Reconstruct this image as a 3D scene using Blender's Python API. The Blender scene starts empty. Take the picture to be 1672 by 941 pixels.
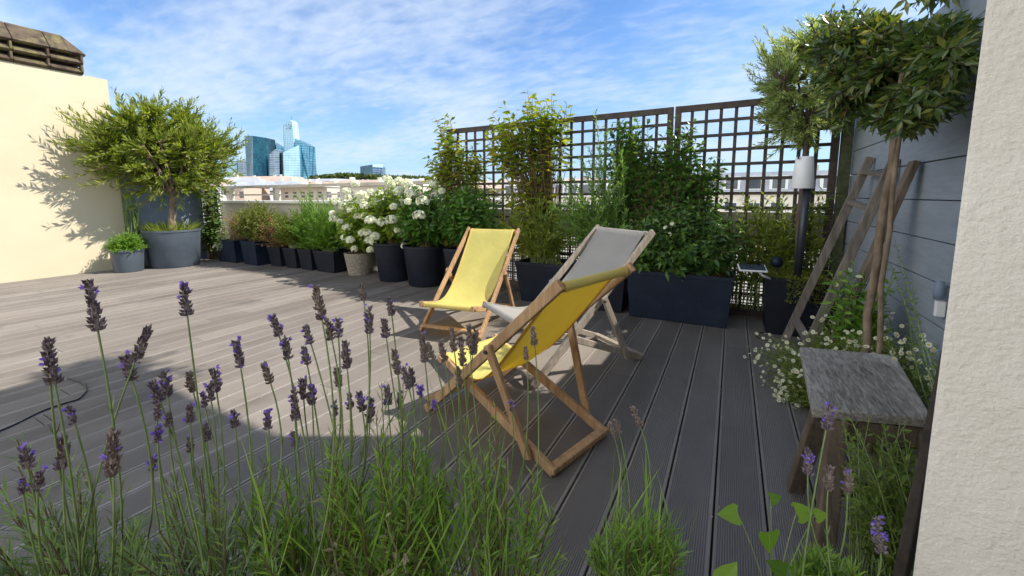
import bpy, math, random
import numpy as np
from mathutils import Matrix, Vector

# ------------------------------------------------------------------ camera, sky, sun, exposure
SC = bpy.context.scene
COL = SC.collection
CAMH = 1.2
YAW, PITCH, ROLL = -0.4928, 0.1224, 0.0044
FPX, PCX, PCY = 668.3, 836.0, 402.5           # focal length and principal point in photo pixels (1672 wide)


def cam_axes():
    cy, sy, cp, sp = math.cos(YAW), math.sin(YAW), math.cos(PITCH), math.sin(PITCH)
    fwd = np.array([sy * cp, cy * cp, -sp]); right = np.array([cy, -sy, 0.0]); down = np.cross(fwd, right)
    cr, sr = math.cos(ROLL), math.sin(ROLL)
    return cr * right + sr * down, -sr * right + cr * down, fwd


RIGHT, DOWN, FWD = cam_axes()
EYE = np.array([0, 0, CAMH])
cd = bpy.data.cameras.new('camera'); cam = bpy.data.objects.new('camera', cd); COL.objects.link(cam)
m = Matrix.Identity(4)
for i in range(3):
    m[i][0], m[i][1], m[i][2], m[i][3] = RIGHT[i], -DOWN[i], -FWD[i], EYE[i]
cam.matrix_world = m
cd.sensor_width = 36.0; cd.lens = FPX / 1672 * 36.0
cd.shift_y = -(470.5 - PCY) / 1672
cd.clip_start = 0.02; cd.clip_end = 20000
SC.camera = cam

SUN_DIR = np.array([0.85, 0.45, 1.0]); SUN_DIR /= np.linalg.norm(SUN_DIR)
SUN_EL = math.asin(SUN_DIR[2]); SUN_AZ = math.atan2(SUN_DIR[0], SUN_DIR[1])
W = bpy.data.worlds.new('World'); SC.world = W; W.use_nodes = True
nt = W.node_tree; nt.nodes.clear()


def nd(tree, typ, **kw):
    n = tree.nodes.new(typ)
    for k, v in kw.items():
        if k.startswith('_'):
            setattr(n, k[1:], v)
        else:
            key = int(k[1:]) if k[0] == 'i' and k[1:].isdigit() else k
            n.inputs[key].default_value = v
    return n


def ln(tree, a, b):
    tree.links.new(a, b)


def make_sky():
    t = nt
    out = nd(t, 'ShaderNodeOutputWorld'); bg = nd(t, 'ShaderNodeBackground')
    bg.inputs['Strength'].default_value = 0.098
    sky = nd(t, 'ShaderNodeTexSky', _sky_type='NISHITA', _sun_disc=False, _sun_elevation=SUN_EL, _sun_rotation=SUN_AZ,
             _altitude=60.0, _air_density=1.0, _dust_density=0.6, _ozone_density=2.2)
    tc = nd(t, 'ShaderNodeTexCoord'); sep = nd(t, 'ShaderNodeSeparateXYZ')
    ln(t, tc.outputs['Generated'], sep.inputs[0])
    # clouds on a high flat layer: direction divided by its height (softened near the horizon)
    zz = nd(t, 'ShaderNodeMath', _operation='ADD', i1=0.16); ln(t, sep.outputs[2], zz.inputs[0])
    zm = nd(t, 'ShaderNodeMath', _operation='MAXIMUM', i1=0.05); ln(t, zz.outputs[0], zm.inputs[0])
    dx = nd(t, 'ShaderNodeMath', _operation='DIVIDE'); dy = nd(t, 'ShaderNodeMath', _operation='DIVIDE')
    ln(t, sep.outputs[0], dx.inputs[0]); ln(t, zm.outputs[0], dx.inputs[1])
    ln(t, sep.outputs[1], dy.inputs[0]); ln(t, zm.outputs[0], dy.inputs[1])
    cmb = nd(t, 'ShaderNodeCombineXYZ'); ln(t, dx.outputs[0], cmb.inputs[0]); ln(t, dy.outputs[0], cmb.inputs[1])
    mp = nd(t, 'ShaderNodeMapping'); mp.inputs['Rotation'].default_value = (0, 0, math.radians(24)); mp.inputs['Scale'].default_value = (1.0, 1.2, 1)
    ln(t, cmb.outputs[0], mp.inputs[0])
    big = nd(t, 'ShaderNodeTexNoise', Scale=0.85, Detail=3.0, Roughness=0.55, Distortion=0.3); ln(t, mp.outputs[0], big.inputs['Vector'])
    mid = nd(t, 'ShaderNodeTexNoise', Scale=3.6, Detail=8.0, Roughness=0.6, Distortion=0.15); ln(t, mp.outputs[0], mid.inputs['Vector'])
    mp2 = nd(t, 'ShaderNodeMapping'); mp2.inputs['Rotation'].default_value = (0, 0, math.radians(-32)); mp2.inputs['Scale'].default_value = (1.0, 2.0, 1)
    ln(t, cmb.outputs[0], mp2.inputs[0])
    rip = nd(t, 'ShaderNodeTexNoise', Scale=7.5, Detail=3.0, Roughness=0.5, Distortion=0.35); ln(t, mp2.outputs[0], rip.inputs['Vector'])
    a1 = nd(t, 'ShaderNodeMath', _operation='MULTIPLY', i1=1.45); ln(t, big.outputs[0], a1.inputs[0])
    a2 = nd(t, 'ShaderNodeMath', _operation='MULTIPLY_ADD', i1=0.46); ln(t, mid.outputs[0], a2.inputs[0]); ln(t, a1.outputs[0], a2.inputs[2])
    a3 = nd(t, 'ShaderNodeMath', _operation='MULTIPLY_ADD', i1=0.52); ln(t, rip.outputs[0], a3.inputs[0]); ln(t, a2.outputs[0], a3.inputs[2])
    mr = nd(t, 'ShaderNodeMapRange'); mr.interpolation_type = 'SMOOTHSTEP'
    for k, v in ((1, 0.92), (2, 1.62), (3, 0.0), (4, 0.80)): mr.inputs[k].default_value = v
    ln(t, a3.outputs[0], mr.inputs[0])
    hz = nd(t, 'ShaderNodeMapRange'); hz.interpolation_type = 'SMOOTHSTEP'   # pale air towards the horizon
    for k, v in ((1, -0.02), (2, 0.42), (3, 0.52), (4, 0.0)): hz.inputs[k].default_value = v
    ln(t, sep.outputs[2], hz.inputs[0])
    tint = nd(t, 'ShaderNodeMix', _data_type='RGBA', _blend_type='MULTIPLY'); tint.inputs[0].default_value = 1.0
    tint.inputs['B'].default_value = (0.72, 0.95, 1.22, 1)
    ln(t, sky.outputs[0], tint.inputs['A'])
    m1 = nd(t, 'ShaderNodeMix', _data_type='RGBA'); m1.inputs['B'].default_value = (2.75, 4.0, 5.7, 1)
    ln(t, hz.outputs[0], m1.inputs[0]); ln(t, tint.outputs['Result'], m1.inputs['A'])
    m2 = nd(t, 'ShaderNodeMix', _data_type='RGBA'); m2.inputs['B'].default_value = (4.5, 5.2, 6.2, 1)
    ln(t, mr.outputs[0], m2.inputs[0]); ln(t, m1.outputs['Result'], m2.inputs['A'])
    # bright cloud bank added behind the camera, out of frame, as fill light
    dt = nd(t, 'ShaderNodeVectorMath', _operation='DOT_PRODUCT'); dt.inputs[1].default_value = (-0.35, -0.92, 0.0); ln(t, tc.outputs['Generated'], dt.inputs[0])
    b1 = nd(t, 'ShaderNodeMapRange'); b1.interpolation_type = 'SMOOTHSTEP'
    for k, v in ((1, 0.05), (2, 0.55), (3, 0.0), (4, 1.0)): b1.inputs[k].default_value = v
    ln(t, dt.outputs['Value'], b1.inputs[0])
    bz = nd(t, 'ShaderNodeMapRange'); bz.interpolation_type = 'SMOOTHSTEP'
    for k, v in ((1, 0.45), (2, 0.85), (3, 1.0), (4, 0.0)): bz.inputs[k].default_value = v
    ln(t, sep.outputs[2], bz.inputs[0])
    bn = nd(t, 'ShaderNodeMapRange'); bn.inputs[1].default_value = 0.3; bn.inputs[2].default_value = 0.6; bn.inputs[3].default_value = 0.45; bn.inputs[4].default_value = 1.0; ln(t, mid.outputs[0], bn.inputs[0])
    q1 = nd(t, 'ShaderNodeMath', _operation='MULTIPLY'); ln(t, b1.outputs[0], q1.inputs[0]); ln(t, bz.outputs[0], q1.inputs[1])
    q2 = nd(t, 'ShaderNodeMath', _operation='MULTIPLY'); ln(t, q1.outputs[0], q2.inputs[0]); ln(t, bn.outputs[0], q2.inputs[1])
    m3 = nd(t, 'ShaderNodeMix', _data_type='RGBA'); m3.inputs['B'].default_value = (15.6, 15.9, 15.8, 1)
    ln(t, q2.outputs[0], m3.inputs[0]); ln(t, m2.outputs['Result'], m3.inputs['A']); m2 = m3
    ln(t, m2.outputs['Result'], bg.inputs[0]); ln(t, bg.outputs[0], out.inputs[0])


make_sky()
sd = bpy.data.lights.new('sun', 'SUN'); sd.energy = 4.1; sd.angle = math.radians(0.5); sd.color = (1.0, 0.94, 0.85)
sun = bpy.data.objects.new('sun', sd); COL.objects.link(sun)
sun.rotation_euler = Vector(SUN_DIR.tolist()).to_track_quat('Z', 'Y').to_euler()
vs = SC.view_settings; vs.view_transform = 'Standard'; vs.look = 'None'; vs.gamma = 1.0; vs.use_curve_mapping = False
vs.exposure = 0.85

# ------------------------------------------------------------------ helpers


def ray(px, py):
    return ((px - PCX) / FPX) * RIGHT + ((py - PCY) / FPX) * DOWN + FWD


def at(px, py, depth): return EYE + ray(px, py) * depth
def gnd(px, py, z=0.0): d = ray(px, py); return EYE + d * ((z - CAMH) / d[2])
def at_y(px, py, y): d = ray(px, py); return EYE + d * (y / d[1])
def at_x(px, py, x): d = ray(px, py); return EYE + d * (x / d[0])


def unit(v):
    v = np.asarray(v, float); return v / np.maximum(np.linalg.norm(v, axis=-1, keepdims=True), 1e-9)


ORIGIN = {}


def tag(o, label=None, cat=None, group=None, kind=None):
    for k, v in (('label', label), ('category', cat), ('group', group), ('kind', kind)):
        if v: o[k] = v
    return o


def thing(name, loc, label, cat, group=None):
    o = bpy.data.objects.new(name, None); COL.objects.link(o); o.empty_display_size = 0.1
    o.location = [float(c) for c in loc]; ORIGIN[o.name] = np.asarray(loc, float)
    return tag(o, label, cat, group)


class MB:
    """collects boxes, tubes, lathes and leaves (world coordinates) and links them as one mesh object"""
    def __init__(s): s.v = []; s.f = []; s.n = 0

    def add(s, V, F):
        V = np.asarray(V, float).reshape(-1, 3); s.v.append(V)
        for f in F:
            f = np.asarray(f, int)
            if f.size: s.f.append(f.reshape(-1, f.shape[-1]) + s.n)
        s.n += len(V); return s

    def frame_box(s, c, ax, size):
        ax = [np.asarray(a, float) * z / 2 for a, z in zip(ax, size)]
        V = [np.asarray(c, float) + i * ax[0] + j * ax[1] + k * ax[2] for i in (-1, 1) for j in (-1, 1) for k in (-1, 1)]
        return s.add(V, [[(0, 1, 3, 2), (4, 6, 7, 5), (0, 4, 5, 1), (2, 3, 7, 6), (0, 2, 6, 4), (1, 5, 7, 3)]])

    def box(s, c, size, rz=0.0):
        a, b = math.cos(rz), math.sin(rz)
        return s.frame_box(c, ((a, b, 0), (-b, a, 0), (0, 0, 1)), size)

    def span(s, lo, hi):
        lo, hi = np.asarray(lo, float), np.asarray(hi, float); return s.box((lo + hi) / 2, hi - lo)

    def beam(s, a, b, w, t, wdir):
        a, b = np.asarray(a, float), np.asarray(b, float); d = unit(b - a); wd = np.asarray(wdir, float)
        wd = unit(wd - d * (wd @ d)); return s.frame_box((a + b) / 2, (d, wd, np.cross(d, wd)), (np.linalg.norm(b - a), w, t))

    def tubes(s, T, r0, r1, k=4, cap=False):
        """T (n, m, 3) paths"""
        T = np.asarray(T, float)
        if T.ndim == 2: T = T[None]
        n, m_, _ = T.shape
        tan = unit(np.gradient(T, axis=1)); ref = np.where(np.abs(tan[..., 2:3]) > 0.9, np.array([1.0, 0.1, 0]), np.array([0, 0, 1.0]))
        u = unit(np.cross(tan, ref)); w = np.cross(tan, u)
        r = np.linspace(0, 1, m_)[None, :, None, None]
        r0 = np.asarray(r0, float).reshape(-1, 1, 1, 1); r1 = np.asarray(r1, float).reshape(-1, 1, 1, 1)
        a = np.arange(k) * 2 * math.pi / k
        V = T[:, :, None, :] + (r0 + (r1 - r0) * r) * (np.cos(a)[None, None, :, None] * u[:, :, None, :] + np.sin(a)[None, None, :, None] * w[:, :, None, :])
        idx = np.arange(n * m_ * k).reshape(n, m_, k)
        A = idx[:, :-1, :]; B = np.roll(idx, -1, 2)[:, :-1, :]; C = np.roll(idx, -1, 2)[:, 1:, :]; D = idx[:, 1:, :]
        F = [np.stack([A, B, C, D], -1).reshape(-1, 4)]
        if cap and n == 1: F += [[tuple(range(k))[::-1]], [tuple(idx[0, -1])]]
        return s.add(V, F)

    def lathe(s, c, prof, k=32, sx=1.0, sy=1.0, rz=0.0):
        c = np.asarray(c, float); a = np.arange(k) * 2 * math.pi / k; V = []
        for r, z in prof:
            x, y = r * np.cos(a) * sx, r * np.sin(a) * sy
            V.append(np.stack([c[0] + x * math.cos(rz) - y * math.sin(rz), c[1] + x * math.sin(rz) + y * math.cos(rz), np.full(k, c[2] + z)], 1))
        idx = np.arange(len(prof) * k).reshape(-1, k)
        A = idx[:-1]; B = np.roll(idx, -1, 1)[:-1]; C = np.roll(idx, -1, 1)[1:]; D = idx[1:]
        return s.add(np.concatenate(V), [np.stack([A, B, C, D], -1).reshape(-1, 4), [tuple(idx[0])[::-1]], [tuple(idx[-1])]])

    def prism(s, pts, d):
        """closed outline pts (n,3) extruded by d"""
        P = np.asarray(pts, float); n = len(P); V = np.concatenate([P, P + np.asarray(d, float)])
        i = np.arange(n); j = (i + 1) % n
        return s.add(V, [np.stack([i, j, j + n, i + n], 1), [tuple(range(n))[::-1]], [tuple(range(n, 2 * n))]])

    def leaves(s, P, D, N, L, Wd, fold=0.3, droop=0.0):
        P = np.asarray(P, float); n = len(P)
        if n == 0: return s
        D = unit(D); S = unit(np.cross(D, N)); N2 = np.cross(S, D)
        L = np.broadcast_to(np.asarray(L, float).reshape(-1, 1), (n, 1)); Wd = np.broadcast_to(np.asarray(Wd, float).reshape(-1, 1), (n, 1))
        z = np.array([0, 0, 1.0]); mid = P + D * L * 0.46 - z * droop * L * 0.15
        V = np.stack([P, mid - N2 * Wd * fold * 0.5, mid + S * Wd * 0.5, mid - S * Wd * 0.5, P + D * L - z * droop * L * 0.6], 1)
        b = np.arange(n)[:, None, None] * 5
        F = (np.array([(0, 2, 1), (0, 1, 3), (2, 4, 1), (1, 4, 3)])[None] + b).reshape(-1, 3)
        return s.add(V, [F])

    def build(s, name, mat, parent=None, smooth=False, **tags):
        me = bpy.data.meshes.new(name)
        V = np.concatenate(s.v) if s.v else np.zeros((0, 3))
        o = bpy.data.objects.new(name, me); COL.objects.link(o)
        org = np.zeros(3)
        if parent is not None:
            o.parent = parent; org = ORIGIN[parent.name]
        ORIGIN[o.name] = org
        V = V - org
        sizes = np.concatenate([np.full(len(f), f.shape[1]) for f in s.f]); loops = np.concatenate([f.ravel() for f in s.f])
        me.vertices.add(len(V)); me.vertices.foreach_set('co', V.ravel().astype(np.float32))
        me.loops.add(len(loops)); me.loops.foreach_set('vertex_index', loops.astype(np.int32))
        me.polygons.add(len(sizes)); st = np.concatenate([[0], np.cumsum(sizes)[:-1]])
        me.polygons.foreach_set('loop_start', st.astype(np.int32))
        me.polygons.foreach_set('use_smooth', np.full(len(sizes), bool(smooth)))
        me.update(calc_edges=True); me.validate()
        me.materials.append(mat)
        return tag(o, **tags)


def bevel(o, w=0.004, seg=2):
    b = o.modifiers.new('bevel', 'BEVEL'); b.width = w; b.segments = seg; b.limit_method = 'ANGLE'; b.angle_limit = math.radians(40); return o


def bez(P0, P1, P2, t):
    t = np.asarray(t, float)[..., None]
    return (1 - t) ** 2 * P0 + 2 * t * (1 - t) * P1 + t ** 2 * P2


# ------------------------------------------------------------------ materials


def mat(name):
    M_ = bpy.data.materials.new(name); M_.use_nodes = True; t = M_.node_tree; t.nodes.clear()
    out = nd(t, 'ShaderNodeOutputMaterial'); return M_, t, out


def rgba(c): return (c[0], c[1], c[2], 1)


def surf(name, c1, c2, scale=6.0, rough=0.7, bump=0.15, bscale=None, stretch=(1, 1, 1), detail=6.0, lo=0.35, hi=0.65, metallic=0.0, dist=0.006, spec=0.4, c3=None, s3=0.7, p3=(0.55, 0.75)):
    """two-tone noise surface with fine bump; c3 = stains of a third tone"""
    M_, t, out = mat(name); p = nd(t, 'ShaderNodeBsdfPrincipled', Roughness=rough, Metallic=metallic)
    p.inputs['Specular IOR Level'].default_value = spec
    tc = nd(t, 'ShaderNodeTexCoord'); mp = nd(t, 'ShaderNodeMapping'); mp.inputs['Scale'].default_value = stretch
    ln(t, tc.outputs['Object'], mp.inputs[0])
    n1 = nd(t, 'ShaderNodeTexNoise', Scale=scale, Detail=detail, Roughness=0.6); ln(t, mp.outputs[0], n1.inputs['Vector'])
    r = nd(t, 'ShaderNodeValToRGB'); e = r.color_ramp.elements
    e[0].position = lo; e[0].color = rgba(c1); e[1].position = hi; e[1].color = rgba(c2); ln(t, n1.outputs[0], r.inputs[0])
    col = r.outputs[0]
    if c3:
        n3 = nd(t, 'ShaderNodeTexNoise', Scale=s3, Detail=8.0, Roughness=0.7); ln(t, tc.outputs['Object'], n3.inputs['Vector'])
        q = nd(t, 'ShaderNodeMapRange'); q.inputs[1].default_value = p3[0]; q.inputs[2].default_value = p3[1]; ln(t, n3.outputs[0], q.inputs[0])
        mx = nd(t, 'ShaderNodeMix', _data_type='RGBA'); mx.inputs['B'].default_value = rgba(c3); ln(t, q.outputs[0], mx.inputs[0]); ln(t, col, mx.inputs['A']); col = mx.outputs['Result']
    ln(t, col, p.inputs['Base Color'])
    n2 = nd(t, 'ShaderNodeTexNoise', Scale=bscale or scale * 6, Detail=5.0); ln(t, mp.outputs[0], n2.inputs['Vector'])
    b = nd(t, 'ShaderNodeBump', Strength=bump, Distance=dist); ln(t, n2.outputs[0], b.inputs['Height']); ln(t, b.outputs[0], p.inputs['Normal'])
    ln(t, p.outputs[0], out.inputs[0]); return M_


def leafy(name, cols, rough=0.45, trans=0.45, tcol=None, spec=0.4):
    """leaf material: each leaf (mesh island) takes its own tone between the given colours; thin leaves let light through"""
    M_, t, out = mat(name); g = nd(t, 'ShaderNodeNewGeometry'); r = nd(t, 'ShaderNodeValToRGB'); e = r.color_ramp.elements
    while len(e) < len(cols): e.new(0.5)
    for i, c in enumerate(cols): e[i].position = i / max(1, len(cols) - 1); e[i].color = rgba(c)
    ln(t, g.outputs['Random Per Island'], r.inputs[0])
    p = nd(t, 'ShaderNodeBsdfPrincipled', Roughness=rough); p.inputs['Specular IOR Level'].default_value = spec; ln(t, r.outputs[0], p.inputs['Base Color'])
    tr = nd(t, 'ShaderNodeBsdfTranslucent'); mx = nd(t, 'ShaderNodeMixShader', i0=trans)
    tm = nd(t, 'ShaderNodeMix', _data_type='RGBA', _blend_type='MULTIPLY'); tm.inputs[0].default_value = 1; tm.inputs['B'].default_value = rgba(tcol or (1.75, 1.75, 0.6))
    ln(t, r.outputs[0], tm.inputs['A']); ln(t, tm.outputs['Result'], tr.inputs[0])
    ln(t, p.outputs[0], mx.inputs[1]); ln(t, tr.outputs[0], mx.inputs[2]); ln(t, mx.outputs[0], out.inputs[0]); return M_


def woodgrain(name, dark, light, axis='X', scale=9.0, rough=0.65, bump=0.25, stretch=14.0):
    M_, t, out = mat(name); p = nd(t, 'ShaderNodeBsdfPrincipled', Roughness=rough); p.inputs['Specular IOR Level'].default_value = 0.3
    tc = nd(t, 'ShaderNodeTexCoord'); mp = nd(t, 'ShaderNodeMapping')
    s = [stretch] * 3; s['XYZ'.index(axis)] = 1.0; mp.inputs['Scale'].default_value = s
    ln(t, tc.outputs['Object'], mp.inputs[0])
    n1 = nd(t, 'ShaderNodeTexNoise', Scale=scale, Detail=7.0, Roughness=0.65, Distortion=0.6); ln(t, mp.outputs[0], n1.inputs['Vector'])
    n0 = nd(t, 'ShaderNodeTexNoise', Scale=3.0, Detail=3.0); ln(t, tc.outputs['Object'], n0.inputs['Vector'])
    ad = nd(t, 'ShaderNodeMath', _operation='MULTIPLY_ADD', i1=0.6); ln(t, n0.outputs[0], ad.inputs[0]); ln(t, n1.outputs[0], ad.inputs[2])
    r = nd(t, 'ShaderNodeValToRGB'); e = r.color_ramp.elements; e[0].position = 0.55; e[0].color = rgba(dark); e[1].position = 1.05; e[1].color = rgba(light)
    ln(t, ad.outputs[0], r.inputs[0]); ln(t, r.outputs[0], p.inputs['Base Color'])
    b = nd(t, 'ShaderNodeBump', Strength=bump, Distance=0.003); ln(t, n1.outputs[0], b.inputs['Height']); ln(t, b.outputs[0], p.inputs['Normal'])
    ln(t, p.outputs[0], out.inputs[0]); return M_


def fabric(name, col, back, trans=0.35):
    M_, t, out = mat(name); p = nd(t, 'ShaderNodeBsdfPrincipled', Roughness=0.9); p.inputs['Specular IOR Level'].default_value = 0.15
    tc = nd(t, 'ShaderNodeTexCoord'); n1 = nd(t, 'ShaderNodeTexNoise', Scale=5.0, Detail=5.0); ln(t, tc.outputs['Object'], n1.inputs['Vector'])
    r = nd(t, 'ShaderNodeValToRGB'); e = r.color_ramp.elements; e[0].position = 0.3; e[0].color = rgba([c * 0.86 for c in col]); e[1].position = 0.7; e[1].color = rgba(col)
    ln(t, n1.outputs[0], r.inputs[0]); ln(t, r.outputs[0], p.inputs['Base Color'])
    n2 = nd(t, 'ShaderNodeTexNoise', Scale=700.0, Detail=1.0); ln(t, tc.outputs['Object'], n2.inputs['Vector'])
    n3 = nd(t, 'ShaderNodeTexNoise', Scale=9.0, Detail=6.0, Roughness=0.6, Distortion=1.2); ln(t, tc.outputs['Object'], n3.inputs['Vector'])
    ad = nd(t, 'ShaderNodeMath', _operation='MULTIPLY_ADD', i1=4.0); ln(t, n3.outputs[0], ad.inputs[0]); ln(t, n2.outputs[0], ad.inputs[2])
    b = nd(t, 'ShaderNodeBump', Strength=0.55, Distance=0.003); ln(t, ad.outputs[0], b.inputs['Height']); ln(t, b.outputs[0], p.inputs['Normal'])
    tr = nd(t, 'ShaderNodeBsdfTranslucent'); tr.inputs[0].default_value = rgba(back); mx = nd(t, 'ShaderNodeMixShader', i0=trans)
    ln(t, p.outputs[0], mx.inputs[1]); ln(t, tr.outputs[0], mx.inputs[2]); ln(t, mx.outputs[0], out.inputs[0]); return M_


def glassy(name, dark, light, sx, sz, rough=0.12, metal=0.55, mortar=(0.05, 0.09, 0.12)):
    """curtain-wall glass: panes of slightly different tone between thin floor and mullion lines"""
    M_, t, out = mat(name); p = nd(t, 'ShaderNodeBsdfPrincipled', Roughness=rough, Metallic=metal)
    tc = nd(t, 'ShaderNodeTexCoord'); sp = nd(t, 'ShaderNodeSeparateXYZ'); ln(t, tc.outputs['Object'], sp.inputs[0])
    ax = nd(t, 'ShaderNodeMath', _operation='MULTIPLY_ADD', i1=0.77); ln(t, sp.outputs[1], ax.inputs[0]); ln(t, sp.outputs[0], ax.inputs[2])
    cb = nd(t, 'ShaderNodeCombineXYZ'); ln(t, ax.outputs[0], cb.inputs[0]); ln(t, sp.outputs[2], cb.inputs[1])
    br = nd(t, 'ShaderNodeTexBrick', Scale=1.0); br.offset = 0.0
    br.inputs['Color1'].default_value = rgba(dark); br.inputs['Color2'].default_value = rgba(light); br.inputs['Mortar'].default_value = rgba(mortar)
    br.inputs['Brick Width'].default_value = sx; br.inputs['Row Height'].default_value = sz; br.inputs['Mortar Size'].default_value = 0.10 * sz
    ln(t, cb.outputs[0], br.inputs['Vector'])
    n1 = nd(t, 'ShaderNodeTexNoise', Scale=0.012, Detail=3.0); ln(t, tc.outputs['Object'], n1.inputs['Vector'])
    mm = nd(t, 'ShaderNodeMapRange'); mm.inputs[1].default_value = 0.35; mm.inputs[2].default_value = 0.7; mm.inputs[3].default_value = 0.7; mm.inputs[4].default_value = 1.25; ln(t, n1.outputs[0], mm.inputs[0])
    mx = nd(t, 'ShaderNodeVectorMath', _operation='SCALE'); ln(t, br.outputs[0], mx.inputs[0]); ln(t, mm.outputs[0], mx.inputs['Scale'])
    ln(t, mx.outputs[0], p.inputs['Base Color']); ln(t, p.outputs[0], out.inputs[0]); return M_


def stucco(name, col, col2, bscale=125.0, bump=0.75, dist=0.005):
    M_, t, out = mat(name); p = nd(t, 'ShaderNodeBsdfPrincipled', Roughness=0.9); p.inputs['Specular IOR Level'].default_value = 0.25
    tc = nd(t, 'ShaderNodeTexCoord'); n1 = nd(t, 'ShaderNodeTexNoise', Scale=3.5, Detail=8.0, Roughness=0.65); ln(t, tc.outputs['Object'], n1.inputs['Vector'])
    r = nd(t, 'ShaderNodeValToRGB'); e = r.color_ramp.elements; e[0].position = 0.35; e[0].color = rgba(col); e[1].position = 0.68; e[1].color = rgba(col2)
    ln(t, n1.outputs[0], r.inputs[0]); ln(t, r.outputs[0], p.inputs['Base Color'])
    n2 = nd(t, 'ShaderNodeTexNoise', Scale=bscale, Detail=4.0, Roughness=0.6, Distortion=0.1); ln(t, tc.outputs['Object'], n2.inputs['Vector'])
    n4 = nd(t, 'ShaderNodeTexNoise', Scale=bscale * 0.33, Detail=2.0); ln(t, tc.outputs['Object'], n4.inputs['Vector'])
    ad = nd(t, 'ShaderNodeMath', _operation='ADD'); ln(t, n2.outputs[0], ad.inputs[0]); ln(t, n4.outputs[0], ad.inputs[1])
    b = nd(t, 'ShaderNodeBump', Strength=bump, Distance=dist); ln(t, ad.outputs[0], b.inputs['Height']); ln(t, b.outputs[0], p.inputs['Normal'])
    ln(t, p.outputs[0], out.inputs[0]); return M_


def facade(name, wall, win, sx, sz):
    """far facades: rows of window openings a few pixels wide"""
    M_, t, out = mat(name); p = nd(t, 'ShaderNodeBsdfPrincipled', Roughness=0.7)
    tc = nd(t, 'ShaderNodeTexCoord'); sp = nd(t, 'ShaderNodeSeparateXYZ'); ln(t, tc.outputs['Object'], sp.inputs[0])
    ax = nd(t, 'ShaderNodeMath', _operation='ADD'); ln(t, sp.outputs[1], ax.inputs[0]); ln(t, sp.outputs[0], ax.inputs[1])
    def cell(src, period, frac):
        a = nd(t, 'ShaderNodeMath', _operation='DIVIDE', i1=period); ln(t, src, a.inputs[0]); b = nd(t, 'ShaderNodeMath', _operation='FRACT'); ln(t, a.outputs[0], b.inputs[0])
        c = nd(t, 'ShaderNodeMath', _operation='LESS_THAN', i1=frac); ln(t, b.outputs[0], c.inputs[0]); return c.outputs[0]
    mu = nd(t, 'ShaderNodeMath', _operation='MULTIPLY'); ln(t, cell(ax.outputs[0], sx, 0.42), mu.inputs[0]); ln(t, cell(sp.outputs[2], sz, 0.5), mu.inputs[1])
    gm = nd(t, 'ShaderNodeNewGeometry'); gs = nd(t, 'ShaderNodeSeparateXYZ'); ln(t, gm.outputs['Normal'], gs.inputs[0])
    ab = nd(t, 'ShaderNodeMath', _operation='LESS_THAN', i1=0.5); ln(t, gs.outputs[2], ab.inputs[0])
    m2 = nd(t, 'ShaderNodeMath', _operation='MULTIPLY'); ln(t, mu.outputs[0], m2.inputs[0]); ln(t, ab.outputs[0], m2.inputs[1])
    mx = nd(t, 'ShaderNodeMix', _data_type='RGBA'); mx.inputs['A'].default_value = rgba(wall); mx.inputs['B'].default_value = rgba(win); ln(t, m2.outputs[0], mx.inputs[0])
    ln(t, mx.outputs['Result'], p.inputs['Base Color']); ln(t, p.outputs[0], out.inputs[0]); return M_


M = {}
M['deck'] = surf('deck_composite', (0.180, 0.156, 0.135), (0.252, 0.222, 0.194), scale=2.2, rough=0.5, bump=0.12, bscale=60, stretch=(1, 0.25, 1), c3=(0.265, 0.24, 0.215), s3=0.9, p3=(0.5, 0.8), spec=0.45)


def board_tones(m_):
    """each board its own faded tone, with darker blotchy stains"""
    t = m_.node_tree; p = [n for n in t.nodes if n.type == 'BSDF_PRINCIPLED'][0]; src = p.inputs['Base Color'].links[0].from_socket
    g_ = nd(t, 'ShaderNodeNewGeometry'); mr = nd(t, 'ShaderNodeMapRange'); mr.inputs[3].default_value = 0.84; mr.inputs[4].default_value = 1.10; ln(t, g_.outputs['Random Per Island'], mr.inputs[0])
    tc = nd(t, 'ShaderNodeTexCoord'); n1 = nd(t, 'ShaderNodeTexNoise', Scale=1.7, Detail=9.0, Roughness=0.72); ln(t, tc.outputs['Object'], n1.inputs['Vector'])
    m2 = nd(t, 'ShaderNodeMapRange'); m2.inputs[1].default_value = 0.54; m2.inputs[2].default_value = 0.72; m2.inputs[3].default_value = 1.0; m2.inputs[4].default_value = 0.74; ln(t, n1.outputs[0], m2.inputs[0])
    mu = nd(t, 'ShaderNodeMath', _operation='MULTIPLY'); ln(t, mr.outputs[0], mu.inputs[0]); ln(t, m2.outputs[0], mu.inputs[1])
    v = nd(t, 'ShaderNodeVectorMath', _operation='SCALE'); ln(t, src, v.inputs[0]); ln(t, mu.outputs[0], v.inputs['Scale']); ln(t, v.outputs[0], p.inputs['Base Color'])


board_tones(M['deck'])
M['sub'] = surf('under_deck', (0.012, 0.012, 0.012), (0.03, 0.028, 0.025), scale=8)
M['yellow_wall'] = surf('yellow_render', (0.535, 0.465, 0.32), (0.575, 0.505, 0.352), scale=1.2, rough=0.85, bump=0.12, bscale=90, c3=(0.51, 0.435, 0.29), s3=0.5)
M['greywall'] = surf('grey_blue_paint', (0.17, 0.21, 0.28), (0.24, 0.28, 0.35), scale=4, rough=0.6, bump=0.25, bscale=40)
M['flaking'] = surf('flaking_white_render', (0.62, 0.58, 0.52), (0.25, 0.22, 0.19), scale=14, rough=0.9, bump=0.6, bscale=40, lo=0.5, hi=0.62)
M['bluewood'] = woodgrain('blue_painted_boards', (0.225, 0.255, 0.295), (0.30, 0.33, 0.37), axis='Y', scale=5.0, rough=0.6, bump=0.35, stretch=9)
M['stucco'] = stucco('rough_plaster', (0.72, 0.655, 0.56), (0.79, 0.735, 0.645))
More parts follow.
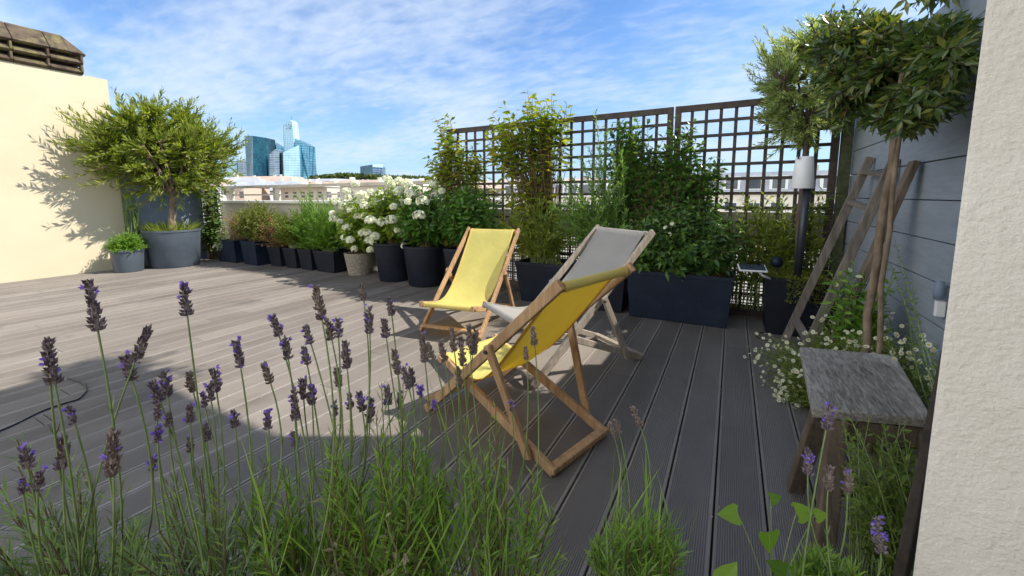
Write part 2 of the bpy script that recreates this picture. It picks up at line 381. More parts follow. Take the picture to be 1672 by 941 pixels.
M['tile'] = surf('mossy_tile', (0.045, 0.032, 0.022), (0.12, 0.088, 0.055), scale=9, rough=0.9, bump=0.6, bscale=50, c3=(0.17, 0.15, 0.055), s3=5, p3=(0.5, 0.65))
M['parapet'] = surf('beige_parapet', (0.42, 0.38, 0.30), (0.50, 0.455, 0.37), scale=2, rough=0.85, bump=0.2)
M['coping'] = surf('pale_coping', (0.68, 0.65, 0.58), (0.78, 0.75, 0.68), scale=3, rough=0.7)
M['rail'] = surf('weathered_rail', (0.42, 0.37, 0.30), (0.54, 0.49, 0.41), scale=8, rough=0.7)
M['trellis'] = surf('dark_stained_trellis', (0.045, 0.034, 0.028), (0.085, 0.064, 0.052), scale=14, rough=0.75, bump=0.3, stretch=(1, 1, 1))
M['greenpost'] = surf('mossy_post', (0.045, 0.055, 0.025), (0.10, 0.105, 0.05), scale=20, rough=0.9, bump=0.5)
M['wire'] = surf('black_wire_mesh', (0.012, 0.012, 0.012), (0.03, 0.03, 0.03), scale=10, rough=0.5)
M['potblue'] = surf('dark_blue_pot', (0.006, 0.011, 0.026), (0.010, 0.017, 0.036), scale=5, rough=0.5, bump=0.08, c3=(0.022, 0.032, 0.05), s3=4, p3=(0.55, 0.8), spec=0.3)
M['potdark'] = surf('anthracite_pot', (0.0055, 0.0075, 0.014), (0.009, 0.012, 0.021), scale=5, rough=0.55, bump=0.08, c3=(0.022, 0.024, 0.03), s3=4, p3=(0.55, 0.8), spec=0.28)
M['potgrey'] = surf('slate_grey_pot', (0.062, 0.078, 0.100), (0.088, 0.106, 0.130), scale=4, rough=0.5, bump=0.08, c3=(0.13, 0.14, 0.15), s3=3, p3=(0.55, 0.8), spec=0.45)
M['wicker'] = surf('grey_wicker', (0.20, 0.17, 0.13), (0.36, 0.32, 0.26), scale=30, rough=0.85, bump=0.5, bscale=90)
M['soil'] = surf('potting_soil', (0.018, 0.012, 0.008), (0.05, 0.034, 0.022), scale=30, rough=0.95, bump=1.0, bscale=80)
M['teak'] = woodgrain('honey_teak', (0.20, 0.105, 0.048), (0.46, 0.29, 0.15), axis='Z', scale=4.0, stretch=10)
M['greyteak'] = woodgrain('weathered_teak', (0.17, 0.135, 0.105), (0.40, 0.345, 0.28), axis='Z', scale=4.0, stretch=10)
M['oldwood'] = woodgrain('silvered_wood', (0.085, 0.072, 0.057), (0.42, 0.385, 0.335), axis='Y', scale=15.0, rough=0.85, bump=1.0, stretch=7)
M['brownwood'] = woodgrain('old_brown_wood', (0.055, 0.040, 0.028), (0.19, 0.145, 0.105), axis='Z', scale=5.0, rough=0.85, bump=0.6, stretch=8)
M['ladderwood'] = woodgrain('grey_brown_ladder_wood', (0.075, 0.062, 0.05), (0.235, 0.20, 0.165), axis='Z', scale=5.0, rough=0.85, bump=0.6, stretch=8)
M['darkplank'] = woodgrain('dark_brown_plank', (0.018, 0.014, 0.010), (0.06, 0.045, 0.032), axis='Z', scale=5.0, rough=0.8, bump=0.5, stretch=8)  # very dark brown grain throughout
M['yellow'] = fabric('yellow_canvas', (0.86, 0.77, 0.24), (0.92, 0.52, 0.015), 0.42)
M['grey'] = fabric('grey_canvas', (0.53, 0.505, 0.46), (0.60, 0.56, 0.50), 0.45)
M['bark'] = surf('smooth_bark', (0.12, 0.085, 0.055), (0.26, 0.195, 0.13), scale=22, rough=0.9, bump=0.9, bscale=70, stretch=(1, 1, 0.45))
M['barkdark'] = surf('dark_bark', (0.06, 0.045, 0.032), (0.14, 0.10, 0.07), scale=18, rough=0.9, bump=0.8, bscale=60, stretch=(1, 1, 0.3))
M['twig'] = surf('brown_twigs', (0.09, 0.06, 0.03), (0.17, 0.12, 0.06), scale=20, rough=0.9)
M['greenstem'] = surf('green_stems', (0.14, 0.20, 0.06), (0.22, 0.28, 0.10), scale=20, rough=0.6)
M['metal'] = surf('dark_metal', (0.018, 0.022, 0.03), (0.035, 0.04, 0.05), scale=6, rough=0.4, spec=0.5)
M['white'] = surf('white_plastic', (0.74, 0.74, 0.73), (0.80, 0.80, 0.79), scale=3, rough=0.4)
M['solar'] = surf('solar_cell', (0.012, 0.016, 0.035), (0.02, 0.026, 0.05), scale=12, rough=0.12, spec=0.7)
M['cable'] = surf('black_cable', (0.008, 0.008, 0.014), (0.014, 0.014, 0.024), scale=9, rough=0.35)
M['petalwhite'] = leafy('white_petals', [(0.80, 0.80, 0.58), (0.86, 0.86, 0.72), (0.72, 0.77, 0.46)], rough=0.7, trans=0.3, tcol=(1, 1, 0.95))
M['daisy_eye'] = surf('daisy_centres', (0.62, 0.42, 0.05), (0.70, 0.50, 0.08), scale=10)
M['violet'] = leafy('violet_petals', [(0.20, 0.11, 0.52), (0.30, 0.18, 0.66), (0.38, 0.26, 0.72)], rough=0.6, trans=0.35, tcol=(1.1, 1, 1.2))
M['calyx'] = leafy('lavender_calyces', [(0.15, 0.11, 0.125), (0.24, 0.18, 0.215), (0.26, 0.225, 0.18), (0.21, 0.145, 0.27)], rough=0.8, trans=0.2, tcol=(1.1, 1, 1))
M['calyx_dry'] = leafy('dry_lavender_calyces', [(0.22, 0.165, 0.13), (0.30, 0.235, 0.19), (0.25, 0.20, 0.20)], rough=0.85, trans=0.2, tcol=(1, 1, 1))
G = {}
G['olive_yellow'] = leafy('yellow_green_leaves', [(0.085, 0.125, 0.018), (0.145, 0.20, 0.026), (0.235, 0.285, 0.045), (0.33, 0.35, 0.08)])
G['olive_silver'] = leafy('silver_green_leaves', [(0.12, 0.17, 0.06), (0.21, 0.28, 0.11), (0.31, 0.37, 0.17), (0.40, 0.43, 0.20)], rough=0.5)
G['laurel'] = leafy('glossy_laurel_leaves', [(0.031, 0.058, 0.019), (0.060, 0.105, 0.027), (0.111, 0.162, 0.037), (0.221, 0.221, 0.051)], rough=0.3, trans=0.3, spec=0.6)
G['camellia'] = leafy('dark_evergreen_leaves', [(0.03, 0.078, 0.022), (0.06, 0.14, 0.034), (0.115, 0.22, 0.05), (0.17, 0.28, 0.065)], rough=0.32, trans=0.4, spec=0.5)
G['hydrangea'] = leafy('hydrangea_leaves', [(0.11, 0.18, 0.026), (0.19, 0.29, 0.036), (0.31, 0.38, 0.055)], rough=0.5)
G['hydrangea_dark'] = leafy('deep_green_leaves', [(0.045, 0.115, 0.022), (0.088, 0.208, 0.035), (0.160, 0.288, 0.056)], rough=0.4)
G['choisya'] = leafy('bronze_green_leaves', [(0.085, 0.145, 0.022), (0.15, 0.215, 0.030), (0.25, 0.29, 0.042), (0.36, 0.30, 0.06)], rough=0.4)
G['rosemary'] = leafy('needle_leaves', [(0.10, 0.19, 0.05), (0.16, 0.27, 0.07), (0.25, 0.36, 0.11)], rough=0.5)
G['box'] = leafy('box_leaves', [(0.055, 0.09, 0.016), (0.11, 0.15, 0.026), (0.20, 0.235, 0.04), (0.30, 0.32, 0.065)], rough=0.45)
G['bright'] = leafy('bright_green_leaves', [(0.065, 0.145, 0.017), (0.123, 0.246, 0.026), (0.217, 0.362, 0.043)], rough=0.45)
G['lavleaf'] = leafy('lavender_leaves', [(0.10, 0.16, 0.08), (0.17, 0.25, 0.13), (0.24, 0.32, 0.18), (0.14, 0.22, 0.07)], rough=0.6)
G['lavgreen'] = leafy('fresh_lavender_leaves', [(0.09, 0.17, 0.04), (0.16, 0.29, 0.045), (0.22, 0.36, 0.06), (0.29, 0.40, 0.11), (0.19, 0.27, 0.13)], rough=0.5)
G['dry'] = leafy('dry_stalks', [(0.36, 0.22, 0.08), (0.48, 0.33, 0.14), (0.30, 0.15, 0.045)], rough=0.85, trans=0.25, tcol=(1, 1, 1))
G['straw'] = leafy('straw_stalks', [(0.26, 0.22, 0.13), (0.34, 0.30, 0.18), (0.20, 0.17, 0.09)], rough=0.85, trans=0.25, tcol=(1, 1, 1))
G['pale'] = leafy('pale_grey_leaves', [(0.28, 0.33, 0.22), (0.38, 0.42, 0.29), (0.20, 0.26, 0.14)], rough=0.8)
G['moss'] = leafy('sedum_moss', [(0.143, 0.156, 0.026), (0.221, 0.234, 0.039), (0.104, 0.143, 0.026)], rough=0.8)
G['vine'] = leafy('vine_leaves', [(0.070, 0.126, 0.031), (0.112, 0.196, 0.049), (0.168, 0.252, 0.084)], rough=0.5)
G['erigeron'] = leafy('fleabane_leaves', [(0.091, 0.133, 0.025), (0.140, 0.189, 0.036), (0.210, 0.245, 0.049)], rough=0.6)
G['weed'] = leafy('weed_leaves', [(0.091, 0.156, 0.026), (0.156, 0.234, 0.039), (0.221, 0.273, 0.065)], rough=0.5)
G['fartree'] = leafy('street_tree_leaves', [(0.035, 0.055, 0.018), (0.06, 0.09, 0.025), (0.10, 0.14, 0.04)], rough=0.6)

# ------------------------------------------------------------------ plant makers


def foliage(mb, rng, P0, P1, P2, c, f0, L, Wd, ang=0.9, up=0.0, droop=0.2, fold=0.3, lvar=0.35, taper=0.3, f1=1.0, out=None):
    """leaves set spirally along each twig"""
    n = len(P0); u = f0 + (f1 - f0) * (np.arange(c)[None] + rng.random((n, c))) / c; u = np.minimum(u, 1)
    pos = bez(P0[:, None], P1[:, None], P2[:, None], u)
    tan = unit(2 * (1 - u[..., None]) * (P1 - P0)[:, None] + 2 * u[..., None] * (P2 - P1)[:, None])
    ref = np.where(np.abs(tan[..., 2:3]) > 0.9, np.array([1.0, 0, 0]), np.array([0, 0, 1.0]))
    a = unit(np.cross(tan, ref)); b = np.cross(tan, a)
    th = np.arange(c)[None] * 2.4 + rng.random((n, 1)) * 6.28 + rng.normal(0, 0.35, (n, c))
    rad = np.cos(th)[..., None] * a + np.sin(th)[..., None] * b
    an = (ang + rng.normal(0, 0.18, (n, c)))[..., None]
    D = unit(tan * np.cos(an) + rad * np.sin(an) + np.array([0, 0, up]))
    N = unit(tan - D * np.sum(tan * D, -1, keepdims=True) + rng.normal(0, 0.45, D.shape) + np.array([0, 0, 0.3]))
    sz = (1 - lvar / 2 + lvar * rng.random((n, c))) * (1 - taper * np.maximum(0, (u - 0.75) / 0.25))
    mb.leaves(pos.reshape(-1, 3), D.reshape(-1, 3), N.reshape(-1, 3), (L * sz).ravel(), (Wd * sz).ravel(), fold, droop)
    return mb


def ball(rng, n, c, r, shell=0.5, zmin=-1.0):
    d = unit(rng.normal(size=(n * 3, 3))); d = d[d[:, 2] > zmin][:n]; k = len(d)
    rr = (shell + (1 - shell) * rng.random((k, 1))) * (0.88 + 0.24 * rng.random((k, 1)))
    return np.asarray(c, float) + d * rr * np.asarray(r, float)


def crown_tree(root, rng, base, top, r0, r1, crown_c, crown_r, ntwig, leaf, gm, bark, limbs=9, bend=(0, 0), clip=None, upl=0.25, shell=0.45, tw=0.006, lumps=0.0, stems=None, shear=0.0, **fk):
    base, top, cc = (np.asarray(v, float) for v in (base, top, crown_c))
    mb = MB()
    for b0, q0, q1 in (stems or [(base, r0, r1)]):
        t = np.linspace(0, 1, 12); mid = (np.asarray(b0) + top) / 2 + np.array([bend[0], bend[1], 0])
        pth = bez(np.asarray(b0, float), mid, top, t) + rng.normal(0, 0.004, (12, 3)) * np.sin(t * 3.14)[:, None]
        mb.tubes(pth, q0, q1, 10, cap=True)
    mb.build('trunk', bark, root, smooth=True)
    tips = ball(rng, ntwig, cc, crown_r, shell)
    tips[:, 0] += shear * (tips[:, 1] - cc[1])
    tips = cc + (tips - cc) * rng.uniform(0.72, 1.12, (len(tips), 1))
    if lumps:
        tips = cc + (tips - cc) * (1 + lumps * np.sin(3.1 * (tips - cc)[:, :1] / crown_r[0] + 1) * np.cos(2.7 * (tips - cc)[:, 2:] / crown_r[2] + 0.5))
    if clip: tips = clip(tips)
    le = ball(rng, limbs, cc, np.asarray(crown_r) * 0.62, 0.7, -0.35)
    if clip: le = clip(le)
    lm = (top + le) / 2 + np.array([0, 0, 0.12]) * np.linalg.norm(le - top, axis=1, keepdims=True) + rng.normal(0, 0.04, le.shape)
    t = np.linspace(0, 1, 9); L0 = np.repeat(top[None], limbs, 0)
    lb = MB(); lb.tubes(np.stack([bez(L0, lm, le, np.full(limbs, q)) for q in t], 1), r1 * 0.75, r1 * 0.2, 6)
    cand = np.concatenate([bez(L0, lm, le, np.full(limbs, q)) for q in (0.35, 0.5, 0.65, 0.8, 1.0)])
    dd = np.linalg.norm(tips[:, None] - cand[None], axis=2) + rng.random((len(tips), len(cand))) * 0.12
    P0 = cand[dd.argmin(1)]; P2 = tips
    P1 = (P0 + P2) / 2 + rng.normal(0, 0.05, P0.shape) * np.linalg.norm(P2 - P0, axis=1, keepdims=True) - np.array([0, 0, upl]) * np.linalg.norm(P2 - P0, axis=1, keepdims=True) * 0.4
    if clip: P1 = clip(P1)
    lb.tubes(np.stack([bez(P0, P1, P2, np.full(len(P0), q)) for q in np.linspace(0, 1, 6)], 1), tw, tw * 0.35, 4)
    lb.build('branches', bark, root, smooth=True)
    fb = MB(); foliage(fb, rng, P0, P1, P2, leaf[0], leaf[3], leaf[1], leaf[2], **fk); fb.build('crown', gm, root)
    return P0, P1, P2


def shrub(root, rng, base, spread, tips, leaf, gm, stem_m, r=(0.004, 0.0015), bow=0.15, f0=None, stem_name='stems', leaf_name='foliage', **fk):
    """stems rising from the soil to the given tips, leaves along them"""
    n = len(tips); a = rng.random(n) * 6.28; q = np.sqrt(rng.random(n)) * np.ones(n)
    P0 = np.asarray(base, float) + np.stack([np.cos(a) * q * spread[0], np.sin(a) * q * spread[1], np.zeros(n)], 1)
    P2 = tips; h = (P2 - P0)
    P1 = P0 + h * np.array([0.25, 0.25, 0.6]) + rng.normal(0, 0.03, h.shape) * np.linalg.norm(h, axis=1, keepdims=True)
    sb = MB(); sb.tubes(np.stack([bez(P0, P1, P2, np.full(n, t)) for t in np.linspace(0, 1, 7)], 1), r[0], r[1], 4); sb.build(stem_name, stem_m, root, smooth=True)
    fb = MB(); foliage(fb, rng, P0, P1, P2, leaf[0], leaf[3] if f0 is None else f0, leaf[1], leaf[2], **fk); fb.build(leaf_name, gm, root)
    return P0, P1, P2


def flower_ball(rng, c, r, n=70, petal=0.016, flat=0.8):
    """a domed head of small four-petalled florets"""
    mb = MB(); d = unit(rng.normal(size=(n, 3))); d = d[d[:, 2] > -0.55]
    P = np.asarray(c) + d * r * np.array([1, 1, flat]) * (0.9 + 0.15 * rng.random((len(d), 1)))
    ref = unit(rng.normal(size=d.shape)); a = unit(np.cross(d, ref)); b = np.cross(d, a)
    for k in range(4):
        D = a * math.cos(k * 1.571) + b * math.sin(k * 1.571)
        mb.leaves(P, D + d * 0.25, d, petal, petal * 0.95, 0.1, 0)
    return mb


# ------------------------------------------------------------------ setting: ground, deck, street
g = MB(); g.add([(-9000, -9000, -20), (9000, -9000, -20), (9000, 9000, -20), (-9000, 9000, -20)], [[(0, 1, 2, 3)]])
g.build('ground', surf('city_ground', (0.16, 0.15, 0.13), (0.30, 0.29, 0.26), scale=0.02, rough=0.9, bump=0), kind='structure')

PITCH_B = 0.1758; GAP = 0.007


def deck():
    """grooved boards running away from the house, one strip of ribs per board"""
    mb = MB(); rng = np.random.default_rng(4); x = 0.0 - PITCH_B * 52
    y0, y1 = -1.6, 4.62
    while x < 0.86:
        a, b = x + GAP / 2, x + PITCH_B - GAP / 2; edge = 0.011
        prof = [(a, -0.024), (a, -0.002), (a + 0.002, 0.0), (a + edge, 0.0)]
        nr = 19; w = (b - a - 2 * edge) / nr
        for i in range(nr):
            q = a + edge + i * w; prof += [(q + w * 0.06, -0.0052), (q + w * 0.46, -0.0052), (q + w * 0.56, 0.0), (q + w * 0.98, 0.0)]
        prof += [(b - 0.002, 0.0), (b, -0.002), (b, -0.024)]
        dz = rng.normal(0, 0.0006); P = np.array(prof); n = len(P)
        cuts = [y0] + sorted(rng.uniform(-0.8, 4.2, 1 + int(rng.random() < 0.35)).tolist()) + [y1]
        for ya, yb in zip(cuts[:-1], cuts[1:]):
            V = np.concatenate([np.stack([P[:, 0], np.full(n, yy), P[:, 1] + dz], 1) for yy in (ya + 0.002, yb - 0.002)])
            i = np.arange(n - 1); mb.add(V, [np.stack([i, i + 1, i + 1 + n, i + n], 1)[:, ::-1], [tuple(range(n, 2 * n))]])
        x += PITCH_B
    return mb


deck().build('deck', M['deck'], kind='structure')
MB().span((-9.4, -3, -0.30), (6, 5.0, -0.035)).build('terrace_slab', M['sub'], kind='structure')
MB().span((-9.4, -3, -20), (6, 4.9, -0.301)).build('own_building_block', M['parapet'], label='beige apartment block carrying the roof terrace', cat='building')
# petals fallen along the board gaps
rng = np.random.default_rng(11); pb = MB(); n = 150
px_ = np.round(rng.uniform(-3, 0.4, n) / PITCH_B) * PITCH_B + rng.normal(0, 0.012, n); py_ = rng.uniform(1.2, 4.2, n)
pb.leaves(np.stack([px_, py_, np.full(n, 0.003)], 1), np.c_[rng.normal(size=(n, 2)), np.zeros(n)], np.tile([0, 0, 1.0], (n, 1)), 0.007, 0.005, 0, 0)
pb.build('fallen_petals', M['petalwhite'], kind='stuff', label='tiny pale petals scattered along the deck gaps')

n = 46; lb_ = MB(); P_ = np.stack([rng.uniform(-8.5, -3.2, n), rng.uniform(1.2, 4.0, n), np.full(n, 0.005)], 1)
lb_.leaves(P_, np.c_[rng.normal(size=(n, 2)), np.full(n, 0.1)], np.c_[rng.normal(0, .3, (n, 2)), np.ones(n)], rng.uniform(0.012, 0.032, n), rng.uniform(0.006, 0.014, n), 0.5, 0)
lb_.build('leaf_litter', G['dry'], kind='stuff', label='a few dry brown leaf scraps on the sunlit deck')

# ------------------------------------------------------------------ yellow wall, tiles, grey wall, parapet, rails
MB().span((-9.55, -3.0, -0.03), (-9.12, 3.02, 3.115)).build('rendered_wall', M['yellow_wall'], label='pale yellow rendered wall at the left end of the terrace', cat='wall')


def tile_coping():
    t = thing('tile_coping', (-9.35, 0.0, 3.117), 'brown mossy tile coping in stepped courses on the yellow wall', 'roof tiles')
    x0, x1 = -9.62, -9.10
    for k, (z, ov) in enumerate(((3.120, 0.0), (3.255, 0.03), (3.39, 0.06))):
        e = 2.74 - 0.0 * k
        mb = MB(); y = e; seg = 0.36; i = 0
        while y > -1.0:
            a = y - seg + 0.006; h = 0.105 if k < 2 else 0.10
            if k < 2:
                mb.prism([(x1 + ov, a, z), (x1 + ov + 0.03, a, z + 0.03), (x1 + ov - 0.04, a, z + h), (x0 - ov, a, z + h), (x0 - ov, a, z)], (0, seg - 0.006, 0))
                mb.span((x1 + ov - 0.05, y - 0.03, z + 0.03), (x1 + ov + 0.035, y - 0.0001 - 0.001, z + 0.142))
            else:
                mb.prism([(x1 + ov, a, z), (x1 + ov + 0.03, a, z + 0.03), (x1 - 0.17, a, z + 0.30), (x0 + 0.17, a, z + 0.30), (x0 - ov, a, z + 0.02)], (0, seg - 0.006 if i else seg - 0.16, 0))
                if i == 0:   # hipped end of the top course
                    b = a + seg - 0.16
                    mb.add([(x1 + ov, b, z), (x1 + ov + 0.03, b, z + 0.03), (x1 - 0.17, b, z + 0.30), (x0 + 0.17, b, z + 0.30), (x0 - ov, b, z + 0.02), (x1 + ov, e + 0.03, z), (x1 + ov + 0.02, e + 0.03, z + 0.03), (x0 - ov, e + 0.03, z + 0.02)],
                           [[(1, 6, 2), (3, 7, 4)], [(2, 6, 7, 3), (0, 5, 6, 1), (0, 4, 7, 5)], [(5, 7, 6)]])
            y -= seg; i += 1
        bevel(mb.build('tile_course', M['tile'], t), 0.008)


tile_coping()


def grey_wall():
    t = thing('garden_wall', (-9.3, 3.6, 0), 'grey blue painted low wall behind the big tub', 'wall')
    MB().span((-9.5, 3.023, -0.03), (-9.15, 4.23, 1.85)).build('painted_face', M['greywall'], t)
    MB().span((-9.5, 4.232, -0.03), (-9.135, 4.40, 0.62)).build('end_pier', M['flaking'], t, label='flaking white end pier')


grey_wall()


def parapet():
    t = thing('parapet', (-4.5, 4.85, 0), 'beige parapet with pale coping along the far side of the terrace', 'parapet')
    MB().span((-9.5, 4.72, -0.03), (-3.46, 5.0, 1.08)).build('wall_face', M['parapet'], t)
    MB().span((-3.458, 4.74, 0.70), (6.0, 5.0, 1.03)).build('upstand_beam', M['parapet'], t)
    bevel(MB().span((-9.5, 4.66, 1.082), (-3.46, 5.05, 1.135)).build('coping', M['coping'], t), 0.01)
    bevel(MB().span((-9.5, 4.625, 0.03), (-3.46, 4.715, 0.085)).build('plinth', M['coping'], t), 0.01)


parapet()
t = thing('terrace_railing', (-7.0, 4.9, 1.135), 'weathered beige two-bar railing on the parapet coping', 'railing')
MB().box((-6.6, 4.87, 1.405), (5.9, 0.085, 0.05)).build('top_rail', M['rail'], t)
MB().box((-6.6, 4.87, 1.245), (5.9, 0.03, 0.028)).build('mid_rail', M['rail'], t)
for x in (-9.3, -7.72, -5.9, -4.2):
    MB().span((x - 0.05, 4.845, 1.136), (x + 0.05, 4.895, 1.38)).build('post', M['rail'], t)


def wire_screen():
    t = thing('wire_screen', (-1.3, 4.8, 0), 'black wire mesh screen below the beam behind the trellis', 'mesh screen')
    mb = MB()
    xs = np.arange(-3.42, 0.88, 0.034)
    for x in xs: mb.box((x, 4.80, 0.38), (0.011, 0.008, 0.63))
    for z in np.arange(0.085, 0.70, 0.034): mb.box((-1.27, 4.808, z), (4.32, 0.008, 0.011))
    mb.build('mesh', M['wire'], t)
    MB().span((-3.45, 4.79, 0.0), (0.9, 4.83, 0.06)).build('bottom_rail', M['wire'], t)


wire_screen()

# ------------------------------------------------------------------ trellis panels


def trellis_panel(x0, x1, label):
    y = 4.62; t = thing('garden_trellis', ((x0 + x1) / 2, y, 0), label, 'trellis', 'trellis panels along the terrace edge')
    zt, zb = 2.10, 0.05; fw = 0.058
    MB().span((x0 + 0.001, y + 0.03, -0.02), (x1 - 0.001, y + 0.06, 0.10)).build('cover_board', M['trellis'], t)  # dark board added to cover the bright slab line under the lattice
    fr = MB()
    fr.span((x0, y - 0.02, zb), (x0 + fw, y + 0.025, zt)); fr.span((x1 - fw, y - 0.02, zb), (x1, y + 0.025, zt))
    fr.span((x0 + fw + 0.0005, y - 0.018, zt - 0.062), (x1 - fw - 0.0005, y + 0.023, zt - 0.001)); fr.span((x0 + fw + 0.0005, y - 0.018, zb + 0.001), (x1 - fw - 0.0005, y + 0.023, zb + 0.06))
    bevel(fr.build('frame', M['trellis'], t), 0.003)
    la = MB(); n = 10; st = (x1 - x0 - fw) / n
    for i in range(1, n): la.box((x0 + fw / 2 + i * st, y + 0.009, (zt + zb) / 2), (0.030, 0.014, zt - zb - 0.1))
    nz = 14; sz = (zt - zb - 0.06) / nz
    for i in range(1, nz): la.box(((x0 + x1) / 2, y - 0.006, zb + 0.03 + i * sz), (x1 - x0 - 0.1, 0.013, 0.030))
    la.build('lattice', M['trellis'], t)


trellis_panel(-3.47, -2.035, 'dark brown trellis panel at the left end, overgrown with bronze leaves')
trellis_panel(-1.995, -0.585, 'dark brown middle trellis panel behind the dark climbing shrub')
trellis_panel(-0.568, 0.80, 'dark brown trellis panel at the right end, behind the white lamp')
bevel(MB().span((-2.032, 4.595, 0.0), (-1.998, 4.66, 2.13)).build('trellis_post', M['greyteak'], label='pale narrow post between the left and middle trellis panels', cat='post'), 0.003)
bevel(MB().span((0.808, 4.56, 0.0), (0.885, 4.64, 2.45)).build('corner_post', M['greenpost'], label='mossy green corner post where the trellis meets the blue wall', cat='post'), 0.006)

# ------------------------------------------------------------------ blue board wall, house block, plaster wall


def blue_wall():
    t = thing('boarded_wall', (0.95, 3.0, 0), 'blue grey painted wall of horizontal boards on the right', 'wall')
    rng = np.random.default_rng(2); z = -0.03; mb = MB(); h = 0.2
    ends = [4.70] * 8 + [4.70, 3.62, 3.62, 3.62]
    for k in range(11):
        y1 = 4.70 if z < 1.78 else 3.66
        cut = [0.6, rng.uniform(1.6, 2.3), rng.uniform(2.9, 3.4), y1]
        for a, b in zip(cut[:-1], cut[1:]):
            mb.span((0.90 + rng.normal(0, 0.0015), a + 0.001, z + 0.002), (0.93, b - 0.001, z + h - 0.003))
        z += h
    bevel(mb.build('boards', M['bluewood'], t), 0.003)
    MB().span((0.931, 0.6, -0.03), (1.0, 4.70, 1.76)).build('backing', M['greywall'], t)
    MB().span((0.931, 0.6, 1.761), (1.0, 3.66, 2.165)).build('upper_backing', M['greywall'], t)


blue_wall()


def house():  # occluders placed out of view to cast the near deck shadow
    t = thing('house', (2.5, 0.0, 0), 'upper storey and overhang on the right, mostly out of view, added to shade the deck', 'house')
    MB().span((1.001, -3.0, -0.03), (5.0, 2.72, 5.0)).build('wall', M['stucco'], t)
    MB().span((0.40, 1.3, 5.0), (5.3, 3.40, 5.18)).build('shade_overhang', M['tile'], t)  # unseen slab, shaped for the shadow edge at the left


house()
rngr = np.random.default_rng(90)
te = thing('shadow_foliage', (0.7, 3.4, 5.19), 'unseen leafy stems above the picture, added to soften the deck shadow', 'climber')  # foliage added out of frame to break up the shadow edge
n = 160; tp = np.stack([rngr.uniform(0.25, 1.1, n), rngr.normal(3.42, 0.12, n), rngr.uniform(4.85, 5.4, n)], 1); p0 = np.stack([rngr.uniform(0.5, 1.0, n), np.full(n, 3.2), np.full(n, 5.2)], 1)
eb = MB(); eb.tubes(np.stack([bez(p0, (p0 + tp) / 2 + [0, 0, .15], tp, np.full(n, q_)) for q_ in np.linspace(0, 1, 5)], 1), 0.004, 0.002, 4); eb.build('stems', M['twig'], te)
SHADOW_STEMS = (te, p0, tp)
bevel(MB().prism([(0.382, 1.1, -0.03), (1.6, 1.1, -0.03), (1.6, 1.7, -0.03), (0.85, 1.7, -0.03)], (0, 0, 3.43)).build('plaster_pier', M['stucco'], label='cream rough plaster pier in the right foreground', cat='wall'), 0.012, 3)
t = thing('wall_latch', (0.9, 2.59, 0.72), 'small blue and white shutter latch on the boarded wall', 'latch')
MB().lathe((0.87, 2.585, 0.71), [(0.001, 0), (0.018, 0.004), (0.021, 0.04), (0.016, 0.085), (0.002, 0.09)], 14).build('cover', M['greywall'], t, smooth=True)
bevel(MB().span((0.862, 2.575, 0.63), (0.898, 2.60, 0.705)).build('handle', M['white'], t), 0.005)

# ------------------------------------------------------------------ pots


def round_pot(name, c, r_top, r_bot, h, m_, label, sx=1.0, sy=1.0, rz=0.0, group=None, lip=0.012):
    t = thing(name, (c[0], c[1], 0), label, 'plant pot', group)
    MB().lathe((c[0], c[1], 0.002), [(r_bot * 0.97, 0), (r_bot, 0.012), (r_top - 0.006, h - 0.035), (r_top + lip * 0.4, h - 0.03), (r_top + lip * 0.4, h), (r_top - 0.018, h), (r_top - 0.022, h - 0.03)], 40, sx, sy, rz).build('shell', m_, t, smooth=True)
    o = t.children[0]; e = o.modifiers.new('split', 'EDGE_SPLIT'); e.split_angle = math.radians(40)
    MB().lathe((c[0], c[1], 0.002), [(r_top * 0.93, h - 0.06), (r_top * 0.90, h - 0.035)], 28, sx, sy, rz).build('soil', M['soil'], t)
    return t


def square_pot(name, c, wx, wy, h, m_, label, taper=0.84, rz=0.0, group=None):
    t = thing(name, (c[0], c[1], 0), label, 'planter', group)
    ca, sa = math.cos(rz), math.sin(rz)
    def ring(s, z, inset=0.0):
        return [(c[0] + ca * i * (wx * s / 2 - inset) - sa * j * (wy * s / 2 - inset), c[1] + sa * i * (wx * s / 2 - inset) + ca * j * (wy * s / 2 - inset), z) for i, j in ((-1, -1), (1, -1), (1, 1), (-1, 1))]
    R_ = [ring(taper, 0.002), ring(0.985, h - 0.04), ring(1.0, h - 0.038), ring(1.0, h), ring(1.0, h, 0.018), ring(1.0, h - 0.05, 0.022)]
    mb = MB(); V = [p for r in R_ for p in r]; F = [(k * 4 + i, k * 4 + (i + 1) % 4, k * 4 + 4 + (i + 1) % 4, k * 4 + 4 + i) for k in range(len(R_) - 1) for i in range(4)] + [(3, 2, 1, 0)]
    mb.add(V, [F]); bevel(mb.build('shell', m_, t), 0.008, 2)
    MB().add(ring(1.0, h - 0.04, 0.02), [[(0, 1, 2, 3)]]).build('soil', M['soil'], t)
    return t


